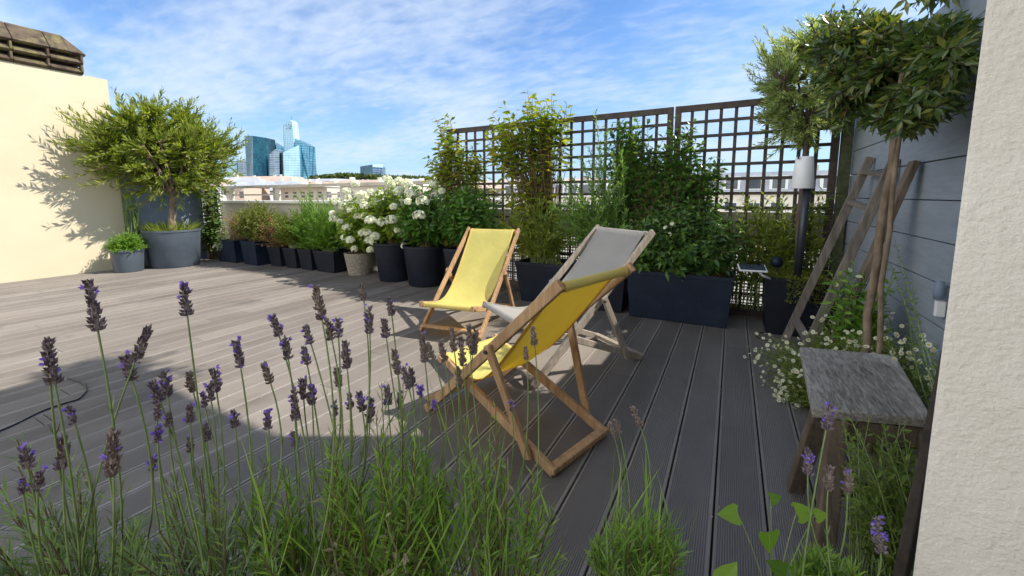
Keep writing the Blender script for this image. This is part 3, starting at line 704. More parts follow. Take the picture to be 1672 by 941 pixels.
PG = 'dark planters lined up along the parapet'
round_pot('round_pot', (-8.69, 2.87), 0.215, 0.185, 0.36, M['potgrey'], 'small slate grey round pot at the foot of the yellow wall')
round_pot('tree_tub', (-8.66, 3.50), 0.405, 0.35, 0.64, M['potgrey'], 'big slate grey tub holding the tree by the yellow wall')
round_pot('small_pot', (-8.45, 4.22), 0.14, 0.11, 0.26, M['potdark'], 'tiny black pot of pale leaves beside the big tub')
square_pot('square_planter', (-8.12, 4.30), 0.40, 0.40, 0.42, M['potblue'], 'dark blue square planter of dry grass, leftmost of the parapet row', group=PG)
square_pot('square_planter', (-7.50, 4.32), 0.50, 0.42, 0.43, M['potblue'], 'dark blue wide planter under the rounded box shrub', group=PG, rz=-0.05)
for x, w, lab in ((-6.98, 0.36, 'dark square planter of orange dry twigs'), (-6.55, 0.34, 'dark square planter right of the orange twigs'), (-6.15, 0.34, 'dark square planter left of the widest of the low row'), (-5.68, 0.50, 'dark square planter at the right end of the low row, next to the wicker basket')):
    square_pot('square_planter', (x, 4.42), w, 0.36, 0.345, M['potdark'], lab, taper=0.8, group=PG)


def wicker_basket(c):
    t = thing('wicker_basket', (c[0], c[1], 0), 'grey woven wicker basket between the low planters and tall round pots', 'basket')
    mb = MB(); h = 0.34; r0, r1 = 0.15, 0.20
    for k in range(17):
        z = 0.012 + k * (h - 0.02) / 16; r = r0 + (r1 - r0) * k / 16; a = np.linspace(0, 2 * math.pi, 57)
        wv = 0.006 * np.sin(a * 14 + (k % 2) * math.pi)
        mb.tubes(np.stack([c[0] + (r + wv) * np.cos(a), c[1] + (r + wv) * np.sin(a), np.full(57, z)], 1), 0.0105, 0.0105, 5)
    mb.build('weave', M['wicker'], t, smooth=True)
    mb = MB()
    for k in range(28):
        a = k * 2 * math.pi / 28; mb.tubes([(c[0] + r0 * math.cos(a), c[1] + r0 * math.sin(a), 0.003), (c[0] + r1 * math.cos(a), c[1] + r1 * math.sin(a), h)], 0.006, 0.006, 5)
    mb.build('stakes', M['wicker'], t, smooth=True)
    MB().lathe((c[0], c[1], 0), [(r1 * 0.95, h - 0.06), (r1 * 0.93, h - 0.03)], 24).build('soil', M['soil'], t)


wicker_basket((-5.08, 4.42))
RG = 'tall tapered round pots of hydrangea'
round_pot('tall_pot', (-4.28, 4.36), 0.285, 0.215, 0.55, M['potdark'], 'tall dark round pot beside the wicker basket', group=RG)
round_pot('tall_pot', (-3.66, 4.32), 0.30, 0.235, 0.545, M['potdark'], 'tall dark round pot in the middle, with a white mark low on its side', group=RG)
square_pot('tall_planter', (-3.02, 4.40), 0.48, 0.42, 0.53, M['potdark'], 'tall dark tapered planter behind the left yellow deckchair', taper=0.72)
square_pot('square_planter', (-1.86, 4.30), 0.58, 0.46, 0.46, M['potblue'], 'dark blue square planter between the yellow and grey deckchairs', taper=0.80)
square_pot('square_planter', (-1.16, 4.32), 0.50, 0.46, 0.44, M['potdark'], 'dark planter hidden behind the grey deckchair', taper=0.85)
square_pot('long_planter', (-0.42, 4.27), 0.94, 0.44, 0.47, M['potblue'], 'long dark blue planter box under the dark evergreen hedge', taper=0.92, rz=0.0)
square_pot('lamp_planter', (0.50, 4.26), 0.44, 0.40, 0.50, M['potdark'], 'black square planter holding the white lamp and a tree', taper=0.85)
o = MB().box((-3.635, 4.078, 0.155), (0.022, 0.004, 0.03)).build('paint_mark', M['white'], bpy.data.objects['tall_pot.001']); o.rotation_euler = (0, 0, 0)

# ------------------------------------------------------------------ plants
UP = np.array([0, 0, 1.0])


def T(name, loc, label, cat='shrub', group=None): return thing(name, loc, label, cat, group)


def fill(n, outline, y0, y1):
    """tips scattered over a patch of the trellis: (photo x0, y0, x1, y1, weight) boxes set at real distances"""
    w = np.array([b[4] for b in outline], float); k = rng.choice(len(outline), n, p=w / w.sum()); P = []
    for i in k:
        x0, a0, x1, a1, _ = outline[i]; P.append(at_y(rng.uniform(x0, x1) + rng.normal(0, 7), rng.uniform(a0, a1) + rng.normal(0, 7), rng.uniform(y0, y1)))
    return np.array(P)


te, p0, tp = SHADOW_STEMS; fb = MB(); foliage(fb, np.random.default_rng(91), p0, (p0 + tp) / 2 + [0, 0, .15], tp, 9, 0.3, 0.09, 0.045, ang=1.1, droop=0.5); fb.build('foliage', G['vine'], te)
# big tree at the yellow wall
rng = np.random.default_rng(21)
t = T('potted_tree', (-8.66, 3.50, 0.6), 'bushy yellow green tree growing from the big tub by the yellow wall', 'tree')


def clipA(p):
    p = p.copy(); p[:, 0] = np.maximum(p[:, 0], -9.02 + 0.1 * np.abs(np.sin(p[:, 2] * 37))); return p


ax = unit(np.array([0.78, 0.62, 0]))      # the crown is widest along the wall line


def shapeA(p):
    p = clipA(p); return p


P = crown_tree(t, rng, (-8.55, 3.45, 0.60), (-8.50, 3.50, 1.22), 0.055, 0.045, (-8.54, 3.42, 2.05), (0.66, 1.30, 1.0), 1080,
               (24, 0.115, 0.026, 0.2), G['olive_yellow'], M['bark'], limbs=20, bend=(-0.03, 0.0), clip=shapeA, shell=0.2, shear=0.28, lumps=0.05, tw=0.007, upl=0.75,
               ang=0.62, up=0.3, droop=0.05, fold=0.2)
t = T('pot_grass', (-8.60, 3.5, 0.6), 'yellowish grass and ferny stems at the foot of the tub tree', 'grass')
rng = np.random.default_rng(22); n = 90
a = rng.random(n) * 6.28; q = np.sqrt(rng.random(n)) * 0.34
b0 = np.stack([-8.66 + np.cos(a) * q, 3.5 + np.sin(a) * q, np.full(n, 0.6)], 1)
mb = MB(); D = unit(np.stack([np.cos(a) * 0.6, np.sin(a) * 0.6, np.full(n, 1.0)], 1) + rng.normal(0, 0.2, (n, 3)))
for i in range(4): mb.leaves(b0 + rng.normal(0, 0.02, b0.shape) * [1, 1, 0], unit(D + rng.normal(0, 0.25, D.shape)), rng.normal(size=D.shape), rng.uniform(0.14, 0.34, n), 0.012, 0.2, 0.25)
mb.build('blades', G['olive_yellow'], t)
# small shrub in the round pot and the tall stalks behind it
rng = np.random.default_rng(23)
t = T('low_shrub', (-8.69, 2.87, 0.33), 'low dense green cushion in the small slate pot')
shrub(t, rng, (-8.69, 2.87, 0.33), (0.1, 0.1), ball(rng, 300, (-8.69, 2.87, 0.40), (0.30, 0.30, 0.24), 0.5, -0.25), (18, 0.06, 0.018, 0.3), G['bright'], M['greenstem'], ang=0.8, up=0.2)
t = T('reed_stalks', (-8.93, 2.98, 0.0), 'upright thin green stalks against the yellow wall corner', 'plant')
n = 45; tips = np.stack([rng.uniform(-9.05, -8.82, n), rng.uniform(2.9, 3.2, n), rng.uniform(0.9, 1.5, n)], 1)
shrub(t, rng, (-8.93, 3.05, 0.0), (0.08, 0.12), tips, (26, 0.045, 0.009, 0.25), G['bright'], M['greenstem'], ang=0.5, up=0.3, r=(0.006, 0.003))
# pale climbing vine at the wall end
rng = np.random.default_rng(24)
t = T('wall_vine', (-8.95, 4.3, 0.0), 'climbing vine with mid green leaves at the end of the grey wall', 'vine')
n = 80; tips = np.stack([rng.uniform(-9.1, -8.75, n), rng.uniform(4.05, 4.5, n), rng.uniform(0.5, 2.0, n)], 1)
shrub(t, rng, (-8.98, 4.3, 0.0), (0.1, 0.1), tips, (22, 0.10, 0.06, 0.2), G['vine'], M['twig'], ang=1.2, droop=0.5, r=(0.006, 0.002))
t = T('pale_leaf_plant', (-8.45, 4.22, 0.24), 'drooping pale grey leaved plant in the tiny black pot', 'plant')
n = 22; tips = ball(rng, n, (-8.42, 4.2, 0.45), (0.26, 0.22, 0.30), 0.6, -0.6)
shrub(t, rng, (-8.45, 4.22, 0.24), (0.05, 0.05), tips, (8, 0.11, 0.05, 0.35), G['pale'], M['greenstem'], ang=1.0, droop=0.8)

# row along the parapet
rng = np.random.default_rng(25)
t = T('dry_grass', (-8.12, 4.30, 0.38), 'straw coloured dry grass in the leftmost dark blue planter', 'grass')
n = 150; tips = np.stack([rng.normal(-8.12, 0.12, n), rng.normal(4.28, 0.1, n), rng.uniform(0.55, 0.95, n)], 1)
shrub(t, rng, (-8.12, 4.30, 0.38), (0.15, 0.15), tips, (9, 0.06, 0.007, 0.5), G['dry'], M['twig'], ang=0.4, r=(0.0022, 0.001), stem_name='stalks', leaf_name='blades')
t = T('box_shrub', (-7.45, 4.32, 0.4), 'rounded olive green box shrub, second in the parapet row')
shrub(t, rng, (-7.5, 4.32, 0.4), (0.18, 0.15), ball(rng, 760, (-7.40, 4.27, 0.74), (0.62, 0.38, 0.42), 0.4, -0.6), (26, 0.042, 0.019, 0.4), G['box'], M['twig'], ang=0.9, up=0.35)
t = T('dry_shrub', (-6.98, 4.42, 0.33), 'orange brown dried twiggy shrub in the third planter')
n = 190; tips = ball(rng, n, (-6.95, 4.24, 0.56), (0.32, 0.28, 0.36), 0.5, -0.5)
shrub(t, rng, (-6.98, 4.40, 0.33), (0.09, 0.09), tips, (14, 0.045, 0.012, 0.4), G['dry'], M['twig'], ang=0.7, r=(0.004, 0.002), stem_name='twigs', leaf_name='withered_leaves')
for i, (x, w, hh, lab) in enumerate(((-6.55, 0.34, 0.78, 'yellow green feathery shrub right of the orange twigs'), (-6.12, 0.34, 0.92, 'bright green feathery shrub with taller spikes, centre of the low row'), (-5.68, 0.46, 0.84, 'dense green feathery shrub next to the wicker basket'))):
    t = T('feathery_shrub', (x, 4.4, 0.32), lab, group='feathery shrubs in the low planters')
    n = 420; tips = ball(rng, n, (x, 4.34, 0.66), (w * 1.0, 0.36, hh - 0.42), 0.3, -0.6)
    if i > 0:
        k = 24; sp = np.stack([rng.normal(x - 0.05, 0.16, k), rng.normal(4.36, 0.08, k), rng.uniform(1.0, 1.55 if i == 1 else 1.25, k)], 1); tips = np.concatenate([tips, sp])
    shrub(t, rng, (x, 4.40, 0.32), (0.13, 0.12), tips, (34, 0.062, 0.014, 0.2), G['bright'] if i else G['box'], M['greenstem'], ang=0.6, up=0.3)


def hydrangea(x, y, z, c, r, ntip, heads, label, leafm, hs=0.062, lw=(16, 0.115, 0.062, 0.25)):
    t = T('hydrangea', (x, y, z), label, 'hydrangea', 'white hydrangeas in pots')
    tips = ball(rng, ntip, c, r, 0.55, -0.55)
    shrub(t, rng, (x, y, z), (0.09, 0.09), tips, lw, leafm, M['twig'], ang=1.05, up=0.1, droop=0.35, r=(0.006, 0.003), fold=0.35)
    for q in range(9 if len(heads) > 8 else 2):
        dq = unit(np.array([rng.normal(0.2, .6), -abs(rng.normal(0.5, .5)), rng.normal(0.35, .5)])); heads = heads + [None]
        flower_ball(rng, np.asarray(c) + dq * np.asarray(r) * 0.98, hs * rng.uniform(0.55, 0.95), n=50, petal=0.026, flat=rng.uniform(.8, 1.15)).build('flower_head', M['petalwhite'], t)
    for h in heads:
        if h is None: continue
        p = at(h[0], h[1], (np.asarray(c) - EYE) @ FWD - r[1] * h[2])
        flower_ball(rng, p, hs * (h[3] if len(h) > 3 else 1), n=64, petal=0.027).build('flower_head', M['petalwhite'], t)
    return t


rng = np.random.default_rng(26)
hydrangea(-5.08, 4.42, 0.31, (-5.02, 4.40, 0.78), (0.46, 0.34, 0.52), 110,
          [(572, 392, .8), (603, 393, .9, 1.1), (566, 372, .7), (594, 378, .8, .8), (560, 338, .4), (545, 358, .3), (556, 362, .5, .7), (574, 343, .6), (583, 353, .7, .8), (600, 335, .6), (617, 342, .5), (592, 318, .2), (566, 312, .1), (550, 330, .1, 1.1), (605, 408, .8, .8), (562, 388, .6, .7), (580, 300, .0), (620, 318, .1, 1.1), (610, 362, .8, .6), (638, 365, .5, .7)],
          'white hydrangea in the wicker basket, packed with blooms', G['hydrangea'])
hydrangea(-4.28, 4.36, 0.52, (-4.24, 4.32, 0.95), (0.54, 0.40, 0.50), 170,
          [(605, 360, .9, 1.15), (624, 363, .9, 1.15), (640, 359, .9, 1.15), (650, 312, .5, 1.1), (658, 330, .6), (638, 302, .1), (665, 300, .0, 1.2), (615, 330, .5), (612, 386, .8), (600, 380, .9, .8), (632, 293, -.2, 1.1), (680, 310, .1, 1.2), (588, 318, .2), (652, 296, -.1)],
          'white hydrangea in the tall pot beside the wicker basket', G['hydrangea'])
hydrangea(-3.66, 4.32, 0.52, (-3.62, 4.30, 0.92), (0.50, 0.38, 0.44), 210, [(690, 329, .85, 1.3), (684, 352, .95, 1.2), (708, 300, .1, .9), (672, 318, .3)],
          'dark leaved hydrangea with only a few white blooms', G['hydrangea_dark'], lw=(20, 0.125, 0.046, 0.2))
t = T('viburnum_shrub', (-3.02, 4.40, 0.5), 'leafy mid green shrub in the tall planter behind the left yellow deckchair')
shrub(t, rng, (-3.02, 4.40, 0.5), (0.14, 0.12), ball(rng, 300, (-2.98, 4.36, 0.95), (0.50, 0.34, 0.46), 0.45, -0.6), (18, 0.11, 0.046, 0.25), G['hydrangea_dark'], M['twig'], ang=1.0, droop=0.3, r=(0.005, 0.002))
# bronze choisya-like climbers on the left panel
t = T('bronze_climber', (-3.45, 4.5, 0.5), 'loose bronze green climber at the left end of the trellis', 'climber')
tips = fill(150, [(708, 185, 732, 300, 3), (712, 215, 745, 290, 3), (740, 235, 790, 290, 2), (735, 290, 800, 390, 5), (720, 300, 745, 400, 3), (755, 250, 785, 270, 1)], 4.36, 4.60)
shrub(t, rng, (-3.12, 4.5, 0.5), (0.22, 0.05), tips, (11, 0.150, 0.054, 0.74), G['choisya'], M['twig'], ang=1.15, droop=0.55, r=(0.006, 0.002))
t = T('bronze_shrub', (-1.95, 4.42, 0.42), 'tall bronze yellow shrub rising above the trellis from the square blue planter')
tips = fill(210, [(855, 155, 892, 200, 4), (803, 180, 845, 215, 3), (900, 180, 926, 198, 2), (820, 190, 900, 250, 6), (905, 225, 922, 245, 1), (800, 225, 835, 260, 2), (830, 240, 900, 330, 6), (815, 300, 905, 400, 6), (840, 370, 890, 425, 3)], 4.26, 4.56)
shrub(t, rng, (-1.95, 4.38, 0.42), (0.16, 0.1), tips, (11, 0.150, 0.054, 0.74), G['choisya'], M['twig'], ang=1.1, droop=0.5, r=(0.007, 0.002))
t = T('leafy_bamboo', (-1.80, 4.35, 0.42), 'yellow green narrow leaved stems in the square blue planter', 'plant')
n = 90; tips = np.stack([rng.normal(-1.92, 0.22, n), rng.normal(4.25, 0.1, n), rng.uniform(0.65, 1.2, n)], 1)
shrub(t, rng, (-1.86, 4.30, 0.42), (0.2, 0.15), tips, (30, 0.11, 0.018, 0.15), G['olive_yellow'], M['greenstem'], ang=0.7, droop=0.4)
t = T('rosemary', (-1.2, 4.3, 0.4), 'tall fresh green rosemary spikes behind the grey deckchair')
spk = [(972, 182, 4.45), (1000, 250, 4.3), (1015, 245, 4.3), (985, 270, 4.3), (950, 270, 4.3), (935, 290, 4.3), (965, 300, 4.25), (1010, 300, 4.2), (940, 330, 4.2), (985, 330, 4.2), (920, 320, 4.25), (960, 240, 4.35), (990, 215, 4.4), (1022, 275, 4.3), (905, 340, 4.2), (975, 345, 4.1), (945, 255, 4.3), (978, 235, 4.35), (1005, 275, 4.25), (928, 300, 4.25), (962, 265, 4.3), (912, 290, 4.3), (995, 305, 4.2), (1018, 320, 4.2)]
tips = np.array([at_y(*p) for p in spk]); n = 80
tips = np.concatenate([tips, np.stack([rng.normal(-1.28, 0.26, n), rng.normal(4.2, 0.12, n), rng.uniform(0.65, 1.2, n)], 1)])
shrub(t, rng, (-1.18, 4.34, 0.4), (0.2, 0.12), tips, (110, 0.072, 0.0155, 0.08), G['rosemary'], M['greenstem'], ang=0.75, up=0.1, r=(0.006, 0.003), taper=0.1)
t = T('evergreen_climber', (-0.95, 4.5, 0.4), 'dark glossy climber covering the middle trellis panel', 'climber')
tips = fill(420, [(1000, 190, 1045, 260, 5), (985, 230, 1075, 330, 7), (980, 300, 1100, 420, 9), (1070, 250, 1100, 330, 2), (1100, 200, 1135, 300, 4), (1125, 240, 1160, 330, 3), (1145, 265, 1185, 300, 2), (1110, 310, 1180, 400, 5), (1165, 330, 1195, 360, 1)], 4.40, 4.60)
shrub(t, rng, (-0.75, 4.42, 0.42), (0.3, 0.1), tips, (16, 0.105, 0.048, 0.5), G['camellia'], M['twig'], ang=1.0, droop=0.3, r=(0.005, 0.0015))
t = T('evergreen_hedge', (-0.42, 4.27, 0.44), 'dense dark camellia hedge filling the long planter box')
tips = ball(rng, 560, (-0.42, 4.25, 0.76), (0.62, 0.36, 0.40), 0.35, -0.75)
shrub(t, rng, (-0.42, 4.27, 0.42), (0.4, 0.15), tips, (24, 0.085, 0.036, 0.3), G['camellia'], M['twig'], ang=1.0, droop=0.35)
for h in ((1087, 372), (1093, 383), (1098, 366)):
    flower_ball(rng, at_y(h[0], h[1], 3.97), 0.014, n=10, petal=0.016).build('blossom', M['petalwhite'], t)
# olive with the silver crown in the lamp planter
rng = np.random.default_rng(31)
t = T('olive_tree', (0.53, 4.36, 0.46), 'silvery green tree behind the white lamp, its crown above the trellis', 'tree')
cc = at(1310, 132, 3.55)
crown_tree(t, rng, (0.55, 4.40, 0.46), cc + np.array([0.07, 0, -0.50]), 0.030, 0.024, cc, (0.50, 0.34, 0.72), 520, (30, 0.066, 0.0120, 0.35), G['olive_silver'], M['barkdark'],
           limbs=12, bend=(-0.02, 0), lumps=0.22, shell=0.3, tw=0.005, upl=0.5, clip=lambda p: np.minimum(p, [0.86, 9, 9]), ang=0.65, up=0.25, droop=0.05, fold=0.15)
t = T('planter_moss', (0.50, 4.26, 0.47), 'yellow green sedum spilling over the lamp planter rim', 'ground cover')
mb = MB(); n = 2600; p = np.stack([rng.uniform(0.29, 0.71, n), rng.uniform(4.07, 4.45, n), rng.uniform(0.46, 0.53, n)], 1)
k = 700; p2 = np.stack([rng.uniform(0.44, 0.73, k), rng.uniform(4.02, 4.07, k), 0.52 - 0.22 * rng.random(k) ** 1.6], 1); p = np.concatenate([p, p2])
mb.leaves(p, rng.normal(size=p.shape) + [0, 0, 0.6], rng.normal(size=p.shape), 0.022, 0.011, 0.2, 0.2); mb.build('foliage', G['moss'], t)
t = T('backlit_shrub', (0.35, 4.5, 0.3), 'thin yellow green shoots on the trellis behind the lamp', 'climber')
n = 80; tips = np.stack([rng.uniform(-0.02, 0.82, n), rng.uniform(4.46, 4.6, n), rng.uniform(0.6, 1.25, n)], 1)
shrub(t, rng, (0.4, 4.5, 0.1), (0.4, 0.04), tips, (30, 0.10, 0.024, 0.25), G['olive_yellow'], M['greenstem'], ang=0.85, droop=0.25)
# pleached laurel standard near the plaster pier
rng = np.random.default_rng(32)
t = T('laurel_standard', (0.6, 2.4, 0.0), 'dark clipped laurel standard with a bare trunk in front of the blue wall', 'tree')
cc = np.array([0.40, 2.42, 2.08])
topc = at_x(1476, 120, 0.6)


def boxy(n):
    p = rng.uniform(-1, 1, (n, 3)); s = rng.integers(0, 3, n); p[np.arange(n), s] = np.sign(p[np.arange(n), s]) * rng.uniform(0.65, 1.05, n); return p


st_ = [((0.575, 2.42, 0.0), 0.0165, 0.0150), ((0.63, 2.37, 0.0), 0.013, 0.008)]
ntw = 640
q = boxy(ntw); u = rng.random(ntw)
ctr = np.stack([at(x, 128 + 12 * math.sin(x), d) for x, d in zip(rng.uniform(1345, 1580, ntw), np.interp(rng.uniform(1345, 1580, ntw), (1345, 1580), (2.7, 2.25)))])
pts = ctr.copy()
for i in range(ntw):
    x = rng.uniform(1340, 1590); d = np.interp(x, (1340, 1590), (2.35, 1.66)) + rng.uniform(-0.34, 0.10)
    top_y = np.interp(x, (1340, 1400, 1470, 1590), (25, 20, 40, 42)); bot = np.interp(x, (1340, 1450, 1520, 1590), (190, 215, 200, 120))
    y = top_y + (bot - top_y) * rng.random(); pts[i] = at(x + rng.normal(0, 12), y + rng.normal(0, 14), d)
pts[:, 0] = np.minimum(pts[:, 0], 0.84)
cmid = pts.mean(0)




def fixed_tree(t, rng, stems, top, tips, leaf, gm, bark, limbs=9, tw=0.005, **fk):
    mb = MB()
    for b0, q0, q1 in stems:
        b0 = np.asarray(b0, float); s = np.linspace(0, 1, 14); pth = b0 + (np.asarray(top) - b0) * s[:, None] + (rng.normal(0, 0.004, (14, 3)) + np.array([0.012, 0.0, 0]) * np.sin(s * 9)[:, None] * 0.6) * np.sin(s * 3.14)[:, None]
        mb.tubes(pth, q0, q1, 10, cap=True)
    mb.build('trunk', bark, t, smooth=True)
    le = tips[rng.choice(len(tips), limbs, replace=False)] * 0.8 + np.asarray(top) * 0.2; L0 = np.repeat(np.asarray(top)[None], limbs, 0); lm = (L0 + le) / 2 + np.array([0, 0, 0.05])
    lb = MB(); lb.tubes(np.stack([bez(L0, lm, le, np.full(limbs, s)) for s in np.linspace(0, 1, 8)], 1), 0.005, 0.002, 6)
    cand = np.concatenate([bez(L0, lm, le, np.full(limbs, s)) for s in (0.3, 0.5, 0.7, 0.9, 1.0)])
    dd = np.linalg.norm(tips[:, None] - cand[None], axis=2) + rng.random((len(tips), len(cand))) * 0.1
    P0 = cand[dd.argmin(1)]; P1 = (P0 + tips) / 2 + rng.normal(0, 0.02, P0.shape)
    lb.tubes(np.stack([bez(P0, P1, tips, np.full(len(P0), s)) for s in np.linspace(0, 1, 5)], 1), tw, tw * 0.4, 4); lb.build('branches', M['barkdark'], t, smooth=True)
    fb = MB(); foliage(fb, rng, P0, P1, tips, leaf[0], leaf[3], leaf[1], leaf[2], **fk); fb.build('crown', gm, t)


fixed_tree(t, rng, st_, topc, pts, (20, 0.062, 0.0215, 0.1), G['laurel'], M['bark'], limbs=11, ang=1.0, up=0.1, droop=0.25, fold=0.25)
t = T('overhanging_branch', (0.75, 2.0, 2.3), 'dark leafy branch tip hanging in at the top right corner', 'branch')
tp = np.stack([at(x, y, 1.9) for x, y in ((1475, 4), (1490, 12), (1515, 10), (1535, 3), (1550, 0), (1500, -8), (1530, -14))])
P0 = np.repeat(at(1570, -60, 2.0)[None], len(tp), 0); mb = MB(); mb.tubes(np.stack([bez(P0, (P0 + tp) / 2 + [0, 0, .05], tp, np.full(len(tp), s)) for s in np.linspace(0, 1, 6)], 1), 0.006, 0.002, 5); mb.build('twigs', M['barkdark'], t)
fb = MB(); foliage(fb, rng, P0, (P0 + tp) / 2 + [0, 0, .05], tp, 9, 0.45, 0.085, 0.028, ang=0.8, droop=0.4); fb.build('foliage', G['laurel'], t)

# ------------------------------------------------------------------ deckchairs


def deckchair(label, x, y, th, Wd, top, foot, front, rear, wood, cloth, hb=0.86, hinge=0.55):
    t = thing('deckchair', (x, y, 0), label, 'deckchair', 'wooden deckchairs on the deck')
    c, s = math.cos(th), math.sin(th); f = np.array([c, s, 0]); l = np.array([-s, c, 0]); o0 = np.array([x, y, 0])
    def Q(u, v, z): return o0 + f * u + l * v + UP * z
    h = Wd / 2; hi = h * hb
    A0, A1 = np.array(foot), np.array(top); B0, B1 = np.array(front), np.array(rear)
    def part(mb, n, m_=wood, bw=0.005): return bevel(mb.build(n, m_, t), bw, 2)
    dA = (A1 - A0) / np.linalg.norm(A1 - A0); dB = (B1 - B0) / np.linalg.norm(B1 - B0)
    for sg in (1, -1):
        e0, e1 = A0 - dA * 0.0, A1 + dA * 0.035
        part(MB().beam(Q(e0[0], sg * h, e0[1] + 0.02), Q(e1[0], sg * h, e1[1]), 0.026, 0.048, l), 'back_rail')
        e0, e1 = B0 - dB * 0.03, B1
        part(MB().beam(Q(e0[0], sg * hi, e0[1]), Q(e1[0], sg * hi, e1[1] + 0.022), 0.026, 0.046, l), 'seat_rail')
        hp = A0 + (A1 - A0) * hinge; bt = B0 + (B1 - B0) * 0.84
        part(MB().beam(Q(hp[0], sg * (h + 0.027), hp[1] + 0.03), Q(bt[0], sg * (hi + 0.028), bt[1] - 0.01), 0.024, 0.042, l), 'prop_strut')
        mb = MB()
        for pu in (A0 + (A1 - A0) * hinge, ):
            mb.tubes([Q(pu[0], sg * (h + 0.036), pu[1]), Q(pu[0], sg * (h + 0.045), pu[1])], 0.009, 0.009, 10, cap=True)
        mb.build('bolt', M['metal'], t)
    def bar(p, hw, r, n): part(MB().tubes([Q(p[0], -hw, p[1]), Q(p[0], hw, p[1])], r, r, 12, cap=True), n, bw=0.002)
    bar(A1, h - 0.010, 0.019, 'top_bar')
    bar(B0, hi + 0.030, 0.019, 'front_bar')
    part(MB().beam(Q(A0[0] - 0.005, -h, 0.075), Q(A0[0] - 0.005, h, 0.075), 0.02, 0.05, UP), 'foot_crossbar')
    part(MB().beam(Q(B1[0] + 0.01, -hi - 0.018, 0.034), Q(B1[0] + 0.01, hi + 0.018, 0.034), 0.028, 0.046, UP + 0 * f), 'rear_crossbar')
    # canvas: wraps the top bar, hangs down the back and sags into the seat, wraps the front bar
    n = 40; sgm = np.linspace(0, 1, n)
    p0, p3 = A1 + np.array([0.012, 0.018]), B0 + np.array([-0.004, 0.022]); p1 = A1 + (A0 - A1) * 0.62 + np.array([-0.035, -0.10]); p2 = B0 + np.array([-0.34, -0.085])
    C = ((1 - sgm) ** 3)[:, None] * p0 + (3 * sgm * (1 - sgm) ** 2)[:, None] * p1 + (3 * sgm ** 2 * (1 - sgm))[:, None] * p2 + (sgm ** 3)[:, None] * p3
    wrap0 = np.array([A1 + 0.0215 * np.array([math.cos(a), math.sin(a)]) for a in np.linspace(math.radians(225), math.radians(50), 9)])
    wrap1 = np.array([B0 + 0.0215 * np.array([math.cos(a), math.sin(a)]) for a in np.linspace(math.radians(100), math.radians(-120), 9)])
    C = np.concatenate([wrap0, C[1:-1], wrap1]); k = 15; wv = np.linspace(-1, 1, k); w = np.interp(np.arange(len(C)), [0, len(C) * 0.55, len(C)], [h - 0.035, h * 0.86 - 0.02, hi - 0.02])
    rngc = np.random.default_rng(int(x * -100)); sag = np.concatenate([np.zeros(9), np.sin(np.linspace(0, math.pi, n - 2)) ** 0.8, np.zeros(9)])
    V = []
    for i, (u, z) in enumerate(C):
        for j, v in enumerate(wv):
            d = 0.016 * sag[i] * (1 - v * v) + 0.0035 * sag[i] * math.sin(5 * v + x * 7 + i * 0.12)
            V.append(Q(u - d * 0.7, v * w[i], z - d * 0.7))
    idx = np.arange(len(C) * k).reshape(len(C), k)
    F = np.stack([idx[:-1, :-1], idx[:-1, 1:], idx[1:, 1:], idx[1:, :-1]], -1).reshape(-1, 4)
    sl = MB().add(V, [F]).build('sling', cloth, t, smooth=True)
    hm = MB(); VV = np.array(V).reshape(len(C), k, 3)
    for sg in (0, 1):
        e = VV[:, 0 if sg == 0 else -1]; e2 = VV[:, 1 if sg == 0 else -2]; nn = unit(np.cross(np.gradient(e, axis=0), e2 - e)) * (1 if sg == 0 else -1)
        e2 = e + unit(e2 - e) * 0.022
        for of in (0.0028, -0.0028):
            hm.add(np.concatenate([e + nn * of, e2 + nn * of]), [[(i, i + 1, len(C) + i + 1, len(C) + i) for i in range(len(C) - 1)]])
    hm.build('hem', cloth, sl, smooth=True)
    return t


deckchair('yellow deckchair facing left in the sun, beside the tall round pots', -2.135, 3.166, 4.844, 0.566, (-0.51, 0.835), (0.44, 0.0), (0.46, 0.275), (-0.58, 0.0), M['teak'], M['yellow'])
deckchair('weathered deckchair with grey canvas, between the two yellow ones', -1.045, 2.692, 4.102, 0.591, (-0.538, 0.925), (0.40, 0.0), (0.475, 0.42), (-0.54, 0.0), M['greyteak'], M['grey'])
deckchair('yellow deckchair nearest the lavender, seen from behind', -0.968, 1.828, 2.86, 0.552, (-0.485, 0.845), (0.42, 0.0), (0.345, 0.315), (-0.43, 0.0), M['teak'], M['yellow'], hb=0.74, hinge=0.60)

# ------------------------------------------------------------------ ladder, plank, lamp, solar light
t = thing('wooden_ladder', (0.65, 3.63, 0), 'old brown wooden ladder leaning on the blue wall', 'ladder')
f0, f1 = np.array([0.43, 3.9, 0.0]), np.array([0.872, 3.93, 1.47]); g0, g1 = np.array([0.45, 3.30, 0.0]), np.array([0.872, 3.40, 1.42])
bevel(MB().beam(f0, f1, 0.028, 0.055, (0, 1, 0)).build('side_rail', M['ladderwood'], t), 0.004)
bevel(MB().beam(g0, g1, 0.028, 0.055, (0, 1, 0)).build('side_rail', M['ladderwood'], t), 0.004)
for s in (0.14, 0.78, 0.93):
    bevel(MB().beam(f0 + (f1 - f0) * s, g0 + (g1 - g0) * s, 0.055, 0.026, (1, 0, 0.1)).build('rung', M['ladderwood'], t), 0.003)
bevel(MB().beam((0.50, 3.02, 0.0), (0.868, 3.06, 1.38), 0.085, 0.03, (0, 1, 0)).build('leaning_plank', M['brownwood'], label='dark wooden plank leaning on the blue wall right of the ladder', cat='plank'), 0.004)

